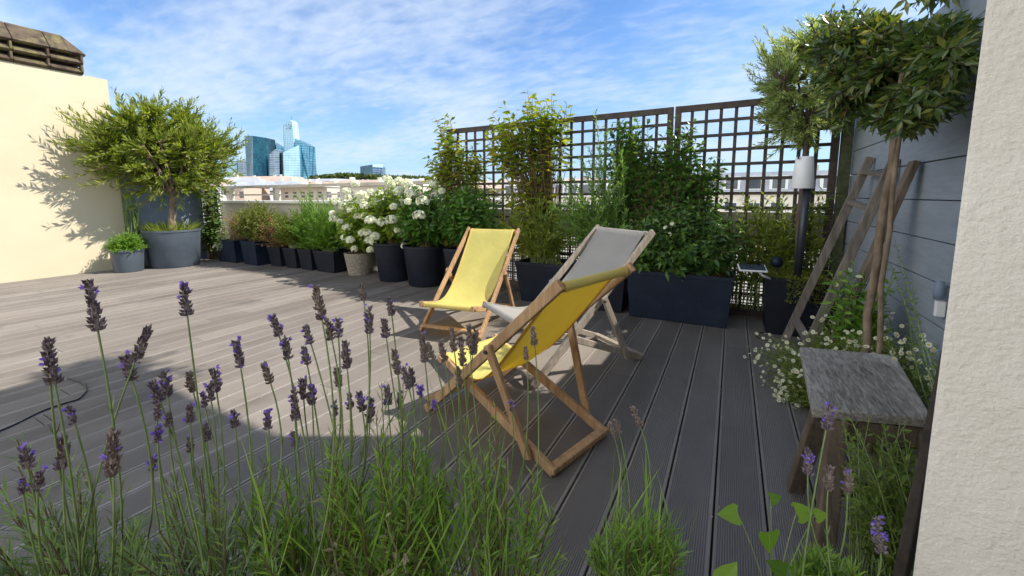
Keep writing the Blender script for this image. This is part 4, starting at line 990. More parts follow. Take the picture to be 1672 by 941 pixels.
t = thing('terrace_lamp', (0.50, 4.13, 0.46), 'white shaded lamp on a dark post in the black planter', 'lamp')
b0, b1 = at_y(1302, 447, 4.13), at_y(1318, 306, 4.13)
MB().tubes([b0 - UP * 0.05, b1 + (b1 - b0) * 0.05], 0.030, 0.028, 16, cap=True).build('post', M['metal'], t, smooth=True)
c0 = at_y(1310, 308, 4.13); ax_ = unit(b1 - b0)
o = MB().lathe((c0[0], c0[1], c0[2]), [(0.080, 0.0), (0.082, 0.004), (0.062, 0.245), (0.056, 0.256), (0.002, 0.26)], 32).build('lamp_shade', M['white'], t, smooth=True)
e = o.modifiers.new('split', 'EDGE_SPLIT'); e.split_angle = math.radians(50)
MB().box((c0[0] - 0.05, c0[1] - 0.06, c0[2] + 0.25), (0.012, 0.012, 0.03)).build('switch', M['metal'], t)
t = thing('solar_light', (0.27, 4.02, 0.50), 'small tilted solar panel light clipped to the black planter', 'solar light')
p = at_y(1228, 438, 3.98)
R3 = (unit(np.array([1, 0.15, 0.0])), unit(np.array([-0.15, 1, 0.28])), unit(np.array([0.0, -0.28, 1])))
bevel(MB().frame_box(p, R3, (0.21, 0.13, 0.014)).build('frame', M['white'], t), 0.003)
MB().frame_box(p + R3[2] * 0.0085, R3, (0.19, 0.11, 0.004)).build('panel', M['solar'], t)
MB().tubes([p - R3[2] * 0.01 + R3[0] * 0.04, p + np.array([0.08, 0.02, -0.06]), p + np.array([0.14, 0.06, -0.09])], 0.012, 0.010, 10, cap=True).build('arm', M['white'], t, smooth=True)
t = thing('garden_globe', (0.42, 4.2, 0.48), 'round blue grey garden spotlight in the black planter', 'globe')  # plain unlit blue ball on a short spike
p = at_y(1268, 428, 4.16)
MB().lathe(p - UP * 0.045, [(0.002, 0), (0.03, 0.005), (0.045, 0.03), (0.045, 0.06), (0.03, 0.085), (0.002, 0.09)], 20).build('head', M['potblue'], t, smooth=True)
MB().tubes([p - UP * 0.04, p - UP * 0.12], 0.008, 0.006, 8, cap=True).build('spike', M['metal'], t)
MB().tubes(bez(*[np.array(v)[None].repeat(14, 0) for v in ((0.30, 4.1, 0.004), (0.16, 3.95, 0.004), (0.33, 3.86, 0.004))], np.linspace(0, 1, 14)), 0.004, 0.004, 6).build('planter_cable', M['cable'], smooth=True, label='thin black cable looping from the black planter onto the deck', cat='cable')
# cable on the left of the deck
k = [gnd(-40, 722), gnd(20, 697), gnd(70, 672), gnd(105, 660), gnd(128, 654), gnd(142, 640), gnd(138, 628), gnd(110, 618)]
k = np.array(k); k[:, 2] = 0.005; tt = np.linspace(0, len(k) - 1, 40); kk = np.stack([np.interp(tt, np.arange(len(k)), k[:, i]) for i in range(3)], 1)
kk[1:-1] = (kk[:-2] + kk[1:-1] + kk[2:]) / 3
MB().tubes(kk, 0.0045, 0.0045, 8).build('deck_cable', M['cable'], smooth=True, label='black cable curling on the deck at the left edge', cat='cable')

# ------------------------------------------------------------------ weathered stool
t = thing('wooden_stool', (0.45, 1.85, 0), 'weathered silver grey wooden stool by the plaster pier', 'stool')
Z = 0.50
TL, TR, BR, BL = gnd(1306, 566, Z), gnd(1462, 580, Z), gnd(1524, 684, Z), gnd(1327, 667, Z)
ctr = (TL + TR + BR + BL) / 4
mb = MB(); mb.prism([TL, BL, BR, TR], (0, 0, -0.034)); bevel(mb.build('seat', M['oldwood'], t), 0.006, 3)
for p0, p1 in (((0.315, 1.70), (0.285, 1.90)), ((0.345, 1.64), (0.318, 1.52)), ((0.60, 1.98), (0.63, 2.02)), ((0.585, 1.72), (0.63, 1.58))):
    bevel(MB().beam((p0[0], p0[1], Z - 0.036), (p1[0], p1[1], 0.002), 0.055, 0.038, (1, 0.2, 0)).build('leg', M['brownwood'], t), 0.004)
bevel(MB().beam((0.335, 1.64, Z - 0.075), (0.585, 1.71, Z - 0.075), 0.025, 0.07, (0, 1, 0)).build('apron', M['brownwood'], t), 0.003)
bevel(MB().beam((0.325, 1.60, 0.24), (0.60, 1.66, 0.24), 0.022, 0.05, (0, 1, 0)).build('stretcher', M['brownwood'], t), 0.003)
bevel(MB().beam((0.31, 1.0, 0.0), (0.60, 1.68, 0.70), 0.022, 0.105, (1, -0.45, 0)).build('leaning_board', M['darkplank'], label='dark brown board leaning beside the stool, half behind the plaster pier', cat='board'), 0.004)

# ------------------------------------------------------------------ daisies and weeds by the wall
rng = np.random.default_rng(41)
round_pot('daisy_pot', (0.62, 3.02), 0.17, 0.14, 0.22, M['potdark'], 'dark pot almost hidden under the mexican daisies')
t = T('fleabane', (0.5, 2.7, 0), 'sprawling mexican daisy with many tiny white flowers behind the stool', 'daisies')
n = 900
ctrs = np.array([(0.36, 3.05, 0.10), (0.52, 2.75, 0.22), (0.62, 2.55, 0.32), (0.70, 2.40, 0.36), (0.38, 2.85, 0.02), (0.72, 2.9, 0.3), (0.60, 3.2, 0.2)])
rr = np.array([(0.20, 0.26, 0.22)] * 4 + [(0.10, 0.18, 0.14)] + [(0.14, 0.2, 0.25)] * 2)
tips = np.concatenate([ball(rng, n // 7, c, r, 0.5, -0.6) for c, r in zip(ctrs, rr)]); tips[:, 2] = np.maximum(tips[:, 2], 0.02); tips[:, 0] = np.minimum(tips[:, 0], 0.87)
base = np.stack([rng.uniform(0.5, 0.75, len(tips)), rng.uniform(2.45, 3.15, len(tips)), np.full(len(tips), 0.02)], 1)
P1 = (base + tips) / 2 + np.array([0, 0, 0.10]); sb = MB(); sb.tubes(np.stack([bez(base, P1, tips, np.full(len(tips), s)) for s in np.linspace(0, 1, 6)], 1), 0.0016, 0.0008, 3); sb.build('stems', M['greenstem'], t)
fb = MB(); foliage(fb, rng, base, P1, tips, 22, 0.35, 0.032, 0.008, ang=0.9); fb.build('foliage', G['erigeron'], t)


def daisies(P, r=0.0105):
    fl, ey = MB(), MB(); n = len(P)
    Nn = unit(rng.normal(size=(n, 3)) * 0.55 + np.array([-0.35, -0.75, 0.75])); a = unit(np.cross(Nn, UP)); b = np.cross(Nn, a); sz = rng.uniform(0.8, 1.25, (n, 1)) * r
    for k in range(11):
        th = k * 2 * math.pi / 11; D = a * math.cos(th) + b * math.sin(th); fl.leaves(P + D * sz * 0.25, D + Nn * 0.12, Nn, sz * 0.95, sz * 0.42, 0.1, 0)
    for k in range(6):
        th = k * math.pi / 3; D = a * math.cos(th) + b * math.sin(th); ey.leaves(P + Nn * 0.0012, D, Nn, sz * 0.42, sz * 0.42, 0.0, 0)
    return fl, ey


out = tips[(rng.random(len(tips)) < 0.62)]
fl, ey = daisies(out + unit(out - np.array([0.62, 2.8, 0.1])) * 0.03)
pt = fl.build('flowers', M['petalwhite'], t, kind='stuff'); ey.build('flower_centres', M['daisy_eye'], pt, kind='stuff')
t = T('tall_green_plant', (0.68, 3.0, 0), 'broad leaved green plant between the ladder and the laurel trunk', 'plant')
tips = ball(rng, 60, (0.66, 2.95, 0.62), (0.17, 0.28, 0.24), 0.35, -0.8)
shrub(t, rng, (0.68, 2.95, 0.1), (0.08, 0.12), tips, (14, 0.068, 0.026, 0.35), G['bright'], M['greenstem'], ang=1.1, droop=0.35)
fl, ey = daisies(np.array([at_x(x, y, 0.6) for x, y in ((1388, 441), (1365, 465), (1373, 480), (1402, 452))]), 0.014)
pt = fl.build('flowers', M['petalwhite'], t); ey.build('flower_centres', M['daisy_eye'], pt)
t = T('seeding_weed', (0.72, 2.05, 0), 'tall spindly seeding weed in front of the blue wall', 'weed')
pth = [((1535, 690), (1500, 540), (1462, 395)), ((1530, 690), (1500, 560), (1455, 430)), ((1520, 690), (1505, 580), (1490, 470)), ((1510, 690), (1490, 600), (1485, 520)), ((1540, 700), (1520, 640), (1528, 560)), ((1500, 690), (1470, 600), (1440, 540)), ((1480, 700), (1440, 650), (1412, 590)), ((1500, 700), (1480, 640), (1500, 590))]
P0, P1, P2 = (np.array([at_x(*p[i], 0.66) for p in pth]) for i in range(3)); P0[:, 0] += 0.03
P0 = np.minimum(P0, [0.85, 9, 9])
sb = MB(); sb.tubes(np.stack([bez(P0, P1, P2, np.full(len(P0), s)) for s in np.linspace(0, 1, 8)], 1), 0.0022, 0.0008, 4); sb.build('stems', M['greenstem'], t)
fb = MB(); foliage(fb, rng, P0, P1, P2, 70, 0.1, 0.024, 0.005, ang=0.9, lvar=0.8); foliage(fb, rng, P0, P1, P2, 30, 0.5, 0.009, 0.006, ang=1.2); fb.build('foliage', G['weed'], t)
t = T('stool_plant', (0.5, 1.5, 0), 'fine yellow green plant growing under the stool', 'plant')
tips = np.concatenate([np.array([at(x, y, d) for x, y, d in zip(rng.uniform(1375, 1500, 90), rng.uniform(680, 830, 90), rng.uniform(1.15, 1.45, 90))]), np.array([at(x, y, 1.2) for x, y in ((1390, 685), (1420, 680), (1445, 690), (1470, 690), (1400, 700), (1380, 700))])])
tips[:, 2] = np.maximum(tips[:, 2], 0.03)
shrub(t, rng, (0.46, 1.45, 0.0), (0.10, 0.10), tips, (22, 0.034, 0.010, 0.3), G['weed'], M['greenstem'], ang=0.9, droop=0.2, r=(0.0025, 0.001))

# ------------------------------------------------------------------ lavender trough in the foreground
rng = np.random.default_rng(51)
FH = unit(np.array([FWD[0], FWD[1], 0])); RH = unit(np.array([RIGHT[0], RIGHT[1], 0]))
t = thing('lavender_trough', (0, 0, 0), 'long low planter of lavender just below the picture', 'planter')
cc = FH * 0.56 - RH * 0.18
ang = math.atan2(RH[1], RH[0])
MB().box((cc[0], cc[1], 0.19), (1.9, 0.36, 0.37), ang).build('box', M['potdark'], t)
MB().box((cc[0], cc[1], 0.377), (1.84, 0.31, 0.004), ang).build('soil', M['soil'], t)


def spike(root, bot, tip, dry, purple, dist):
    """one flower spike: whorls of calyces round the stalk tip, a few open violet petals"""
    L = np.linalg.norm(tip - bot); d = unit(tip - bot); ref = unit(rng.normal(size=3)); a = unit(np.cross(d, ref)); b = np.cross(d, a)
    mb = MB(); R0 = min(0.0075, L * 0.165)
    prof = np.array([0.35, 0.8, 1.0, 0.95, 0.8, 0.55, 0.2]) * R0 * 0.62
    mb.tubes(bot + d * np.linspace(0.0, 0.96, 7)[:, None] * L, 0.001, 0.001, 5)
    mb.v[-1] = (lambda V: np.repeat(bot + d * np.linspace(0.0, 0.96, 7)[:, None] * L, 5, 0) + (V - np.repeat(bot + d * np.linspace(0.0, 0.96, 7)[:, None] * L, 5, 0)) / 0.001 * np.repeat(prof, 5)[:, None])(mb.v[-1])
    nw = max(6, int(L / 0.0058)); P, D = [], []
    for w in range(nw):
        s = w / nw; r = R0 * (0.75 + 0.35 * math.sin(min(1, s * 1.35 + 0.25) * 2.6) + rng.normal(0, 0.12)) * (1.1 - 0.78 * s ** 1.3)
        gap = 1 if (s > 0.12 or L < 0.035) else 0.5
        for k in range(7):
            if rng.random() < 0.12: continue
            th = k * 0.898 + w * 0.4 + rng.normal(0, 0.12); rd = a * math.cos(th) + b * math.sin(th)
            P.append(bot + d * (s * L * 0.96) + rd * r * 0.35); D.append(rd * ((0.8 - 0.35 * s) + rng.normal(0, 0.22)) + d * 0.85)
    P, D = np.array(P), unit(np.array(D)); sz = rng.uniform(0.65, 1.25, len(P)) * min(0.0108, L * 0.26)
    mb.leaves(P, D, np.cross(D, np.cross(d, D)) + rng.normal(0, .2, D.shape), sz, sz * 0.52, -0.9, 0)
    mb.leaves(P, D, np.cross(D, d) + rng.normal(0, .2, D.shape), sz * 0.95, sz * 0.5, -0.9, 0)
    o = mb.build('flower_spike', M['calyx_dry'] if dry else M['calyx'], root)
    if purple:
        pm = MB(); k = purple
        s = np.clip(rng.normal(0.72, 0.26, k), 0.05, 1.0); th = rng.random(k) * 6.28; rd = np.cos(th)[:, None] * a + np.sin(th)[:, None] * b
        q = bot + d * (s * L)[:, None] + rd * (R0 * 1.0 * (1.1 - 0.5 * s))[:, None]
        for j in range(4): pm.leaves(q, unit(rd + d * 0.5 + rng.normal(0, 0.55, rd.shape)), rng.normal(size=rd.shape), 0.0075, 0.0048, 0.2, 0)
        pm.build('petals', M['violet'], o)


def lavender(label, bx, bdepth, heads, nsh, hgt, width, leafm, seed, blades=0, lean=(0, 0), L=(30, 0.046, 0.0040)):
    rg = np.random.default_rng(seed)
    base = at(bx, 1000, bdepth); base[2] = 0.37
    t = thing('lavender', base, label, 'lavender', 'lavender plants in the foreground trough')
    a = rg.random(nsh) * 6.28; q = np.sqrt(rg.random(nsh))
    P0 = base + (RH * (np.cos(a) * q * 0.085)[:, None] + FH * (np.sin(a) * q * 0.035)[:, None])
    P2 = base + RH * (np.cos(a) * q * width + lean[0])[:, None] + FH * (np.sin(a) * q * width * 0.55 + lean[1])[:, None] + UP * (hgt * (1.05 - 0.45 * q ** 2) * rg.uniform(0.45, 1.12, nsh))[:, None]
    P1 = (P0 + P2) / 2 + (P2 - P0) * np.array([-0.12, -0.12, 0.15])
    dead = MB(); kd = 9; dq = rg.choice(nsh, kd); dp = P2[dq] + rg.normal(0, 0.03, (kd, 3)) - UP * 0.08
    dead.tubes(np.stack([bez(P0[dq], (P0[dq] + dp) / 2 + rg.normal(0, .02, (kd, 3)), dp, np.full(kd, q_)) for q_ in np.linspace(0, 1, 6)], 1), 0.0024, 0.001, 4)
    foliage(dead, rg, P0[dq], (P0[dq] + dp) / 2, dp, 7, 0.35, 0.030, 0.007, ang=1.0, droop=0.6); dead.build('dead_stalks', G['straw'], t)
    wb = MB(); wb.tubes(np.stack([bez(P0, P1, P2, np.full(nsh, s)) for s in np.linspace(0, 1, 6)], 1), 0.0022, 0.0009, 4); wb.build('woody_stems', M['twig'], t)
    fb = MB(); foliage(fb, rg, P0, P1, P2, L[0], 0.22, L[1], L[2], ang=0.62, up=0.1, droop=0.15, fold=0.25, taper=0.5)
    if blades:
        b0 = base + RH * (rg.normal(0, width * 0.45, blades) + lean[0] * 0.5)[:, None] + FH * rg.normal(0, width * 0.3, blades)[:, None] + UP * rg.uniform(0.0, hgt * 0.55, blades)[:, None]
        D = unit(np.stack([rg.normal(0, 0.28, blades), rg.normal(0, 0.28, blades), np.ones(blades)], 1) + RH * 0.06)
        fb.leaves(b0, D, rg.normal(size=D.shape), rg.uniform(0.10, 0.28, blades), 0.0042, 0.3, 0.08)
    fb.build('foliage', leafm, t)
    for hd in heads:
        (x0, y0), (x1, y1), dep = hd[0], hd[1], hd[2]; dry = hd[3] if len(hd) > 3 else 0; pur = hd[4] if len(hd) > 4 else rg.integers(2, 9); pur = int(pur * rg.uniform(0.35, 1.0))
        tip = at(x0, y0, dep); bot = at(x1, y1, dep + 0.004)
        off = RH * rg.normal(0, 0.05) + FH * rg.normal(0, 0.03)
        sb = base + off * 0.8 + UP * 0.02; d = unit(tip - bot); ln_ = np.linalg.norm(bot - sb)
        c1 = bot - d * ln_ * 0.5 + UP * -0.01
        s = np.linspace(0, 1, 16); pth = bez(np.repeat(sb[None], 16, 0), np.repeat(c1[None], 16, 0), np.repeat(bot[None], 16, 0), s)
        sm = MB(); sm.tubes(pth, 0.0021, 0.0014, 5)
        if rg.random() < 0.65:   # a pair of narrow leaves on the stalk
            k = rg.integers(7, 13); dd = unit(pth[k + 1] - pth[k]); sd_ = unit(np.cross(dd, rg.normal(size=3)))
            sm.leaves([pth[k], pth[k]], [dd + sd_ * 0.35, dd - sd_ * 0.35], [sd_, -sd_], rg.uniform(0.018, 0.034), 0.0032, 0.3, 0)
        sm.build('stem', M['greenstem'], t, smooth=True)
        spike(t, bot, tip, dry, pur, dep)


H1 = [((143, 455), (160, 541), .60, 0, 5), ((78, 552), (80, 590), .60, 0, 0), ((80, 578), (90, 628), .60, 0, 8), ((243, 534), (220, 592), .62, 0, 2), ((202, 580), (216, 622), .63, 0, 3), ((112, 662), (122, 692), .64, 0, 5), ((38, 727), (46, 766), .62, 0, 9), ((103, 712), (103, 766), .63, 0, 1), ((34, 780), (38, 806), .62, 0, 6), ((64, 768), (62, 802), .62, 0, 2), ((185, 700), (186, 778), .58, 1, 4), ((172, 745), (178, 775), .6, 1, 5)]
H2 = [((299, 462), (306, 516), .68, 0, 14), ((267, 605), (274, 648), .72, 0, 6), ((248, 622), (262, 657), .72, 0, 5), ((258, 660), (257, 686), .72, 0, 3), ((275, 672), (276, 697), .72, 0, 4), ((310, 660), (311, 690), .74, 0, 4), ((257, 697), (258, 723), .72, 0, 16), ((308, 608), (316, 641), .8, 1, 2), ((348, 602), (354, 641), .73, 0, 5), ((341, 628), (345, 655), .74, 0, 3), ((385, 555), (393, 600), .74, 0, 12), ((380, 670), (384, 698), .78, 0, 4), ((310, 713), (311, 738), .8, 0, 3), ((250, 745), (250, 770), .76, 0, 10), ((336, 690), (338, 720), .8, 0, 2), ((430, 592), (442, 626), .78, 1, 2), ((437, 671), (439, 701), .8, 0, 9)]
H3 = [((514, 465), (526, 523), .70, 1, 3), ((445, 515), (456, 549), .78, 0, 8), ((465, 550), (471, 587), .78, 0, 8), ((498, 530), (508, 562), .78, 0, 4), ((496, 565), (502, 596), .80, 0, 7), ((534, 520), (542, 555), .80, 1, 2), ((551, 520), (553, 552), .80, 0, 10), ((562, 555), (567, 602), .78, 0, 5), ((480, 636), (482, 687), .78, 0, 6), ((494, 619), (496, 652), .8, 0, 4), ((508, 628), (510, 661), .8, 0, 5), ((590, 462), (594, 491), .86, 1, 1), ((602, 499), (604, 545), .82, 0, 14), ((570, 642), (573, 668), .84, 0, 5), ((586, 640), (592, 672), .84, 0, 7), ((606, 650), (604, 690), .84, 0, 10), ((549, 600), (553, 632), .84, 1, 2), ((478, 705), (480, 730), .84, 0, 6), ((330, 640), (335, 665), .84, 0, 4), ((546, 655), (547, 680), .84, 0, 3)]
H4 = [((636, 485), (640, 516), .86, 0, 4), ((627, 520), (631, 552), .86, 0, 2), ((643, 570), (650, 612), .86, 1, 2), ((658, 598), (668, 635), .86, 0, 6), ((688, 545), (694, 592), .88, 1, 3), ((697, 560), (708, 588), .88, 1, 2), ((686, 632), (687, 650), .86, 0, 22), ((708, 655), (713, 670), .86, 0, 22), ((652, 640), (655, 668), .88, 0, 3), ((632, 630), (634, 662), .88, 0, 3), ((670, 600), (674, 632), .9, 0, 1)]
H5 = [((736, 535), (742, 575), .92, 1, 0), ((752, 550), (756, 598), .92, 1, 0), ((766, 530), (768, 572), .92, 1, 0), ((778, 538), (772, 580), .93, 1, 0), ((870, 535), (873, 564), .95, 1, 0), ((858, 565), (860, 588), .95, 1, 0), ((720, 560), (726, 590), .9, 1, 0), ((834, 655), (836, 672), .95, 0, 8), ((748, 600), (750, 634), .93, 1, 0)]
H6 = [((1004, 684), (1011, 708), 1.0, 1, 0), ((1032, 664), (1046, 698), 1.0, 1, 0), ((995, 690), (1003, 714), 1.0, 1, 0)]
lavender('lavender with tall thick purple spikes at the left edge', 130, .80, H1, 50, .33, .21, G['lavleaf'], 61, lean=(-0.06, 0), L=(28, 0.050, 0.0042))
lavender('lavender with widely spread stalks, second from the left edge', 360, .80, H2, 58, .32, .21, G['lavleaf'], 62, lean=(0.02, 0), L=(30, 0.044, 0.0038))
lavender('lavender with many close spikes in front of the sunlit deck', 520, .80, H3, 52, .36, .19, G['lavgreen'], 63, blades=50, lean=(0.03, 0))
lavender('bright green lavender clump left of the nearest deckchair', 640, .82, H4, 70, .44, .13, G['lavgreen'], 64, blades=60)
lavender('grassy green lavender clump in front of the nearest deckchair, with faded spikes', 800, .82, H5, 36, .38, .16, G['lavgreen'], 65, blades=60, lean=(-0.02, 0.02))
lavender('small lavender tuft with faded spikes right of the nearest deckchair', 1040, .86, H6, 40, .20, .10, G['lavgreen'], 66, blades=40)
# sprigs at the right, by the stool
H7 = [((1358, 658), (1349, 702), .78, 0, 10), ((1320, 733), (1319, 775), .80, 0, 9), ((1384, 766), (1384, 806), .80, 1, 6), ((1432, 845), (1438, 902), .72, 0, 18), ((1355, 760), (1352, 800), .8, 1, 2)]
lavender('lavender sprigs with open violet petals in front of the stool', 1350, .86, H7, 26, .08, .06, G['lavgreen'], 67)
t = T('bindweed', at(1250, 960, 0.85), 'heart leaved bindweed shoot in front of the grooved deck', 'climber')
fb, sb = MB(), MB(); root_ = at(1260, 1000, .86)
for (x, y, L_, dx_, dy_) in ((1255, 868, .050, 0.1, -1), (1205, 840, .042, -1, 0.0), (1300, 838, .042, 0.9, 0.1), (1258, 815, .026, 1, 0.2), (1330, 842, .030, 1, 0.1), (1180, 950, .05, 0.4, 0.5), (1285, 940, .05, -0.4, 0.3)):
    p = at(x, y, .84); D = RIGHT * dx_ + DOWN * -dy_ * 1.0
    D = unit(D); N = -FWD + UP * 0.8
    S = unit(np.cross(D, N)); n_ = np.cross(S, D); o_ = [(0, 0, 0), (0.0, .22, .04), (-.12, .36, .03), (.08, .46, .02), (.45, .34, -.02), (.78, .14, -.06), (1.0, 0, -.12)]
    V = [p + D * u_ * L_ + S * v_ * L_ + n_ * w_ * L_ for u_, v_, w_ in o_] + [p + D * u_ * L_ - S * v_ * L_ + n_ * w_ * L_ for u_, v_, w_ in o_[1:-1]]
    fb.add(V, [[(0, 1, 3), (1, 2, 3), (0, 3, 4), (0, 4, 5), (0, 5, 6), (0, 8 , 7), (8 - 1 + 2, 7, 8), (0, 9, 10 - 1), (0, 10, 9), (0, 11, 10), (0, 6, 11)][0:5] + [(0, 9, 7), (7, 9, 8), (0, 10, 9), (0, 11, 10), (0, 6, 11)]])
    m_ = (root_ + p) / 2 + UP * 0.03; sb.tubes(np.stack([bez(root_, m_, p, s) for s in np.linspace(0, 1, 10)]), 0.0013, 0.0008, 5)
fb.build('leaves', G['bright'], t); sb.build('stems', M['greenstem'], t)

# ------------------------------------------------------------------ the city beyond
M['zinc'] = surf('zinc_roof', (0.30, 0.32, 0.35), (0.40, 0.42, 0.45), scale=0.6, rough=0.5, bump=0.1)
M['cream'] = surf('cream_stone', (0.66, 0.60, 0.50), (0.74, 0.68, 0.58), scale=0.4, rough=0.85, bump=0.1)
M['taupe'] = surf('taupe_render', (0.36, 0.33, 0.27), (0.42, 0.385, 0.32), scale=0.4, rough=0.85, bump=0.1)
M['pane'] = surf('window_glass', (0.03, 0.04, 0.05), (0.06, 0.075, 0.09), scale=0.5, rough=0.08, bump=0, spec=0.7)
M['winframe'] = surf('white_window_frame', (0.70, 0.70, 0.68), (0.76, 0.76, 0.74), scale=2, rough=0.5, bump=0)


def apartment(x0, x1, y, zt, label, wallm, nwin, mansard=True):
    t = thing('apartment_building', ((x0 + x1) / 2, y + 5, -20), label, 'building', 'apartment buildings across the street')
    MB().span((x0, y, -20), (x1, y + 12, zt)).build('wall', wallm, t)
    bevel(MB().span((x0 - 0.2, y - 0.4, zt + 0.002), (x1 + 0.2, y + 12.2, zt + 0.28)).build('cornice', M['coping'], t), 0.05)
    if mansard:
        MB().add([(x0, y, zt + 0.282), (x1, y, zt + 0.282), (x1 - 0.5, y + 1.0, zt + 2.3), (x0 + 0.5, y + 1.0, zt + 2.3), (x0, y + 12, zt + 0.282), (x1, y + 12, zt + 0.282), (x1 - 0.5, y + 11, zt + 2.5), (x0 + 0.5, y + 11, zt + 2.5)],
                 [[(0, 1, 2, 3), (1, 5, 6, 2), (5, 4, 7, 6), (4, 0, 3, 7), (3, 2, 6, 7)]]).build('roof', M['zinc'], t)
        for k in range(3):
            xx = x0 + (x1 - x0) * (0.2 + 0.3 * k); MB().span((xx, y + 4, zt + 2.2), (xx + 0.6, y + 6.5, zt + 3.0)).build('chimney', M['taupe'], t)
    rows = [zt - 2.3, zt - 5.3]
    if mansard: rows = [zt + 0.55] + rows
    for r, z in enumerate(rows):
        for i in range(nwin):
            xx = x0 + (x1 - x0) * (i + 0.5) / nwin; w = 0.65; hgt = 1.45 if r or not mansard else 1.15
            if r == 0 and mansard:
                f = MB().span((xx - w - .15, y + 0.02, z - 0.1), (xx + w + .15, y + 1.3, z + hgt + 0.15)).build('dormer_window', M['winframe'], t)
                MB().span((xx - w + 0.1, y - 0.005, z), (xx + w - 0.1, y + 0.019, z + hgt)).build('pane', M['pane'], f)
            else:
                f = MB().span((xx - w, y - 0.06, z), (xx + w, y - 0.002, z + hgt)).build('window', M['winframe'], t)
                MB().span((xx - w + 0.1, y - 0.075, z + 0.1), (xx - 0.05, y - 0.061, z + hgt - 0.1)).build('pane', M['pane'], f)
                MB().span((xx + 0.05, y - 0.075, z + 0.1), (xx + w - 0.1, y - 0.061, z + hgt - 0.1)).build('pane', M['pane'], f)
    return t


apartment(-7.6, 22.0, 50.0, 1.3, 'cream building with zinc mansard across the street, behind the right trellis panel', M['cream'], 14)
apartment(-30.5, -8.6, 54.0, 1.0, 'pale building with zinc mansard behind the left and middle trellis panels', M['cream'], 11)
apartment(-62.0, -33.0, 60.0, 0.5, 'low flat roofed cream building left of the trellis', M['taupe'], 8, False)
# sunlit street trees and pale court far below, glimpsed through the mesh
rng = np.random.default_rng(71)
for i, (x, y) in enumerate(((-6, 17), (-1.5, 16), (2.5, 17.5), (6, 16), (-11, 18))):
    lab = ['street tree seen through the mesh below the left trellis panel', 'street tree seen through the mesh below the middle trellis panel', 'street tree seen through the mesh left of the black planter', 'street tree hidden beyond the blue wall', 'street tree beyond the parapet behind the hydrangeas'][i]
    t = T('street_tree', (x, y, -20), lab, 'tree', 'street trees below the terrace')
    crown_tree(t, rng, (x, y, -20), (x, y, -12), 0.22, 0.14, (x, y, -10), (2.3, 2.3, 3.4), 260, (20, 0.34, 0.22, 0.3), G['fartree'], M['barkdark'], limbs=9, tw=0.03, ang=1.0)
MB().span((-40, 14, -19.99), (30, 20, -19.9)).build('pavement', surf('pale_pavement', (0.50, 0.48, 0.44), (0.58, 0.56, 0.52), scale=0.5, rough=0.9), kind='structure')

# mid-distance roofs
rng = np.random.default_rng(72)
walls = [facade('far_cream', (0.56, 0.51, 0.42), (0.12, 0.12, 0.13), 3.1, 3.0), facade('far_white', (0.70, 0.68, 0.63), (0.16, 0.17, 0.19), 3.6, 3.1), facade('far_peach', (0.58, 0.44, 0.34), (0.14, 0.12, 0.11), 2.9, 3.0), facade('far_grey', (0.42, 0.42, 0.42), (0.12, 0.13, 0.15), 3.3, 3.0)]
wl = ['cream', 'white', 'peach', 'grey']
roofs = [M['zinc'], surf('clay_roof', (0.36, 0.27, 0.21), (0.46, 0.36, 0.29), scale=0.3, rough=0.9), M['coping']]
rl = ['zinc', 'clay tiled', 'flat white']
cnt = 0
spots = []
for px in list(np.linspace(330, 735, 24)) + list(np.linspace(745, 1420, 18)):
    spots.append((px + rng.uniform(-8, 8), rng.uniform(95, 190), rng.uniform(303, 312)))
    spots.append((px + rng.uniform(-10, 10), rng.uniform(240, 600), rng.uniform(294, 304)))
used = set()
for (px, d, ytop) in spots:
    p = at(px, ytop, d); w = rng.uniform(9, 20) * (1 if d < 200 else 2.2); k = rng.integers(0, 4); r = rng.integers(0, 3); yawb = rng.uniform(-0.5, 0.5) + YAW * -1
    zt = p[2]
    side = 'left of the glass towers' if px < 395 else ('below the glass towers' if px < 510 else ('between the towers and the trellis' if px < 735 else 'glimpsed through the trellis'))
    near = 'nearby' if d < 200 else 'distant'
    t = thing('far_building', (p[0], p[1], -20), f'{near} {wl[k]} building with {rl[r]} roof, {side}', 'building', f'{near} {wl[k]} buildings with {rl[r]} roofs {side}')
    MB().box((p[0], p[1], (zt - 20) / 2), (w, w * rng.uniform(0.6, 1.0), zt + 20), yawb).build('wall', walls[k], t)
    ca, sa = math.cos(yawb), math.sin(yawb); hw = w / 2 + 0.3; rh = (0.5 if r == 2 else rng.uniform(1.2, 2.4)) * (1 if d < 200 else 1.6)
    def rp(a, b, z): return (p[0] + ca * a - sa * b, p[1] + sa * a + ca * b, z)
    s_ = 1.0 if r == 2 else 0.55
    MB().add([rp(-hw, -hw, zt + .01), rp(hw, -hw, zt + .01), rp(hw, hw, zt + .01), rp(-hw, hw, zt + .01), rp(-hw * .96, -hw * s_, zt + rh), rp(hw * .96, -hw * s_, zt + rh), rp(hw * .96, hw * s_, zt + rh), rp(-hw * .96, hw * s_, zt + rh)],
             [[(0, 1, 5, 4), (1, 2, 6, 5), (2, 3, 7, 6), (3, 0, 4, 7), (4, 5, 6, 7), (3, 2, 1, 0)]]).build('roof', roofs[r], t)
    mbc = MB()
    for q in range(rng.integers(1, 4)):
        a, b = rng.uniform(-hw * .7, hw * .7), rng.uniform(-hw * .4, hw * .4); mbc.box(rp(a, b, zt + rh + 0.3), (rng.uniform(.5, 1.6), rng.uniform(.5, 1.2), 1.6), yawb)
    mbc.build('chimney', M['cream'], t)
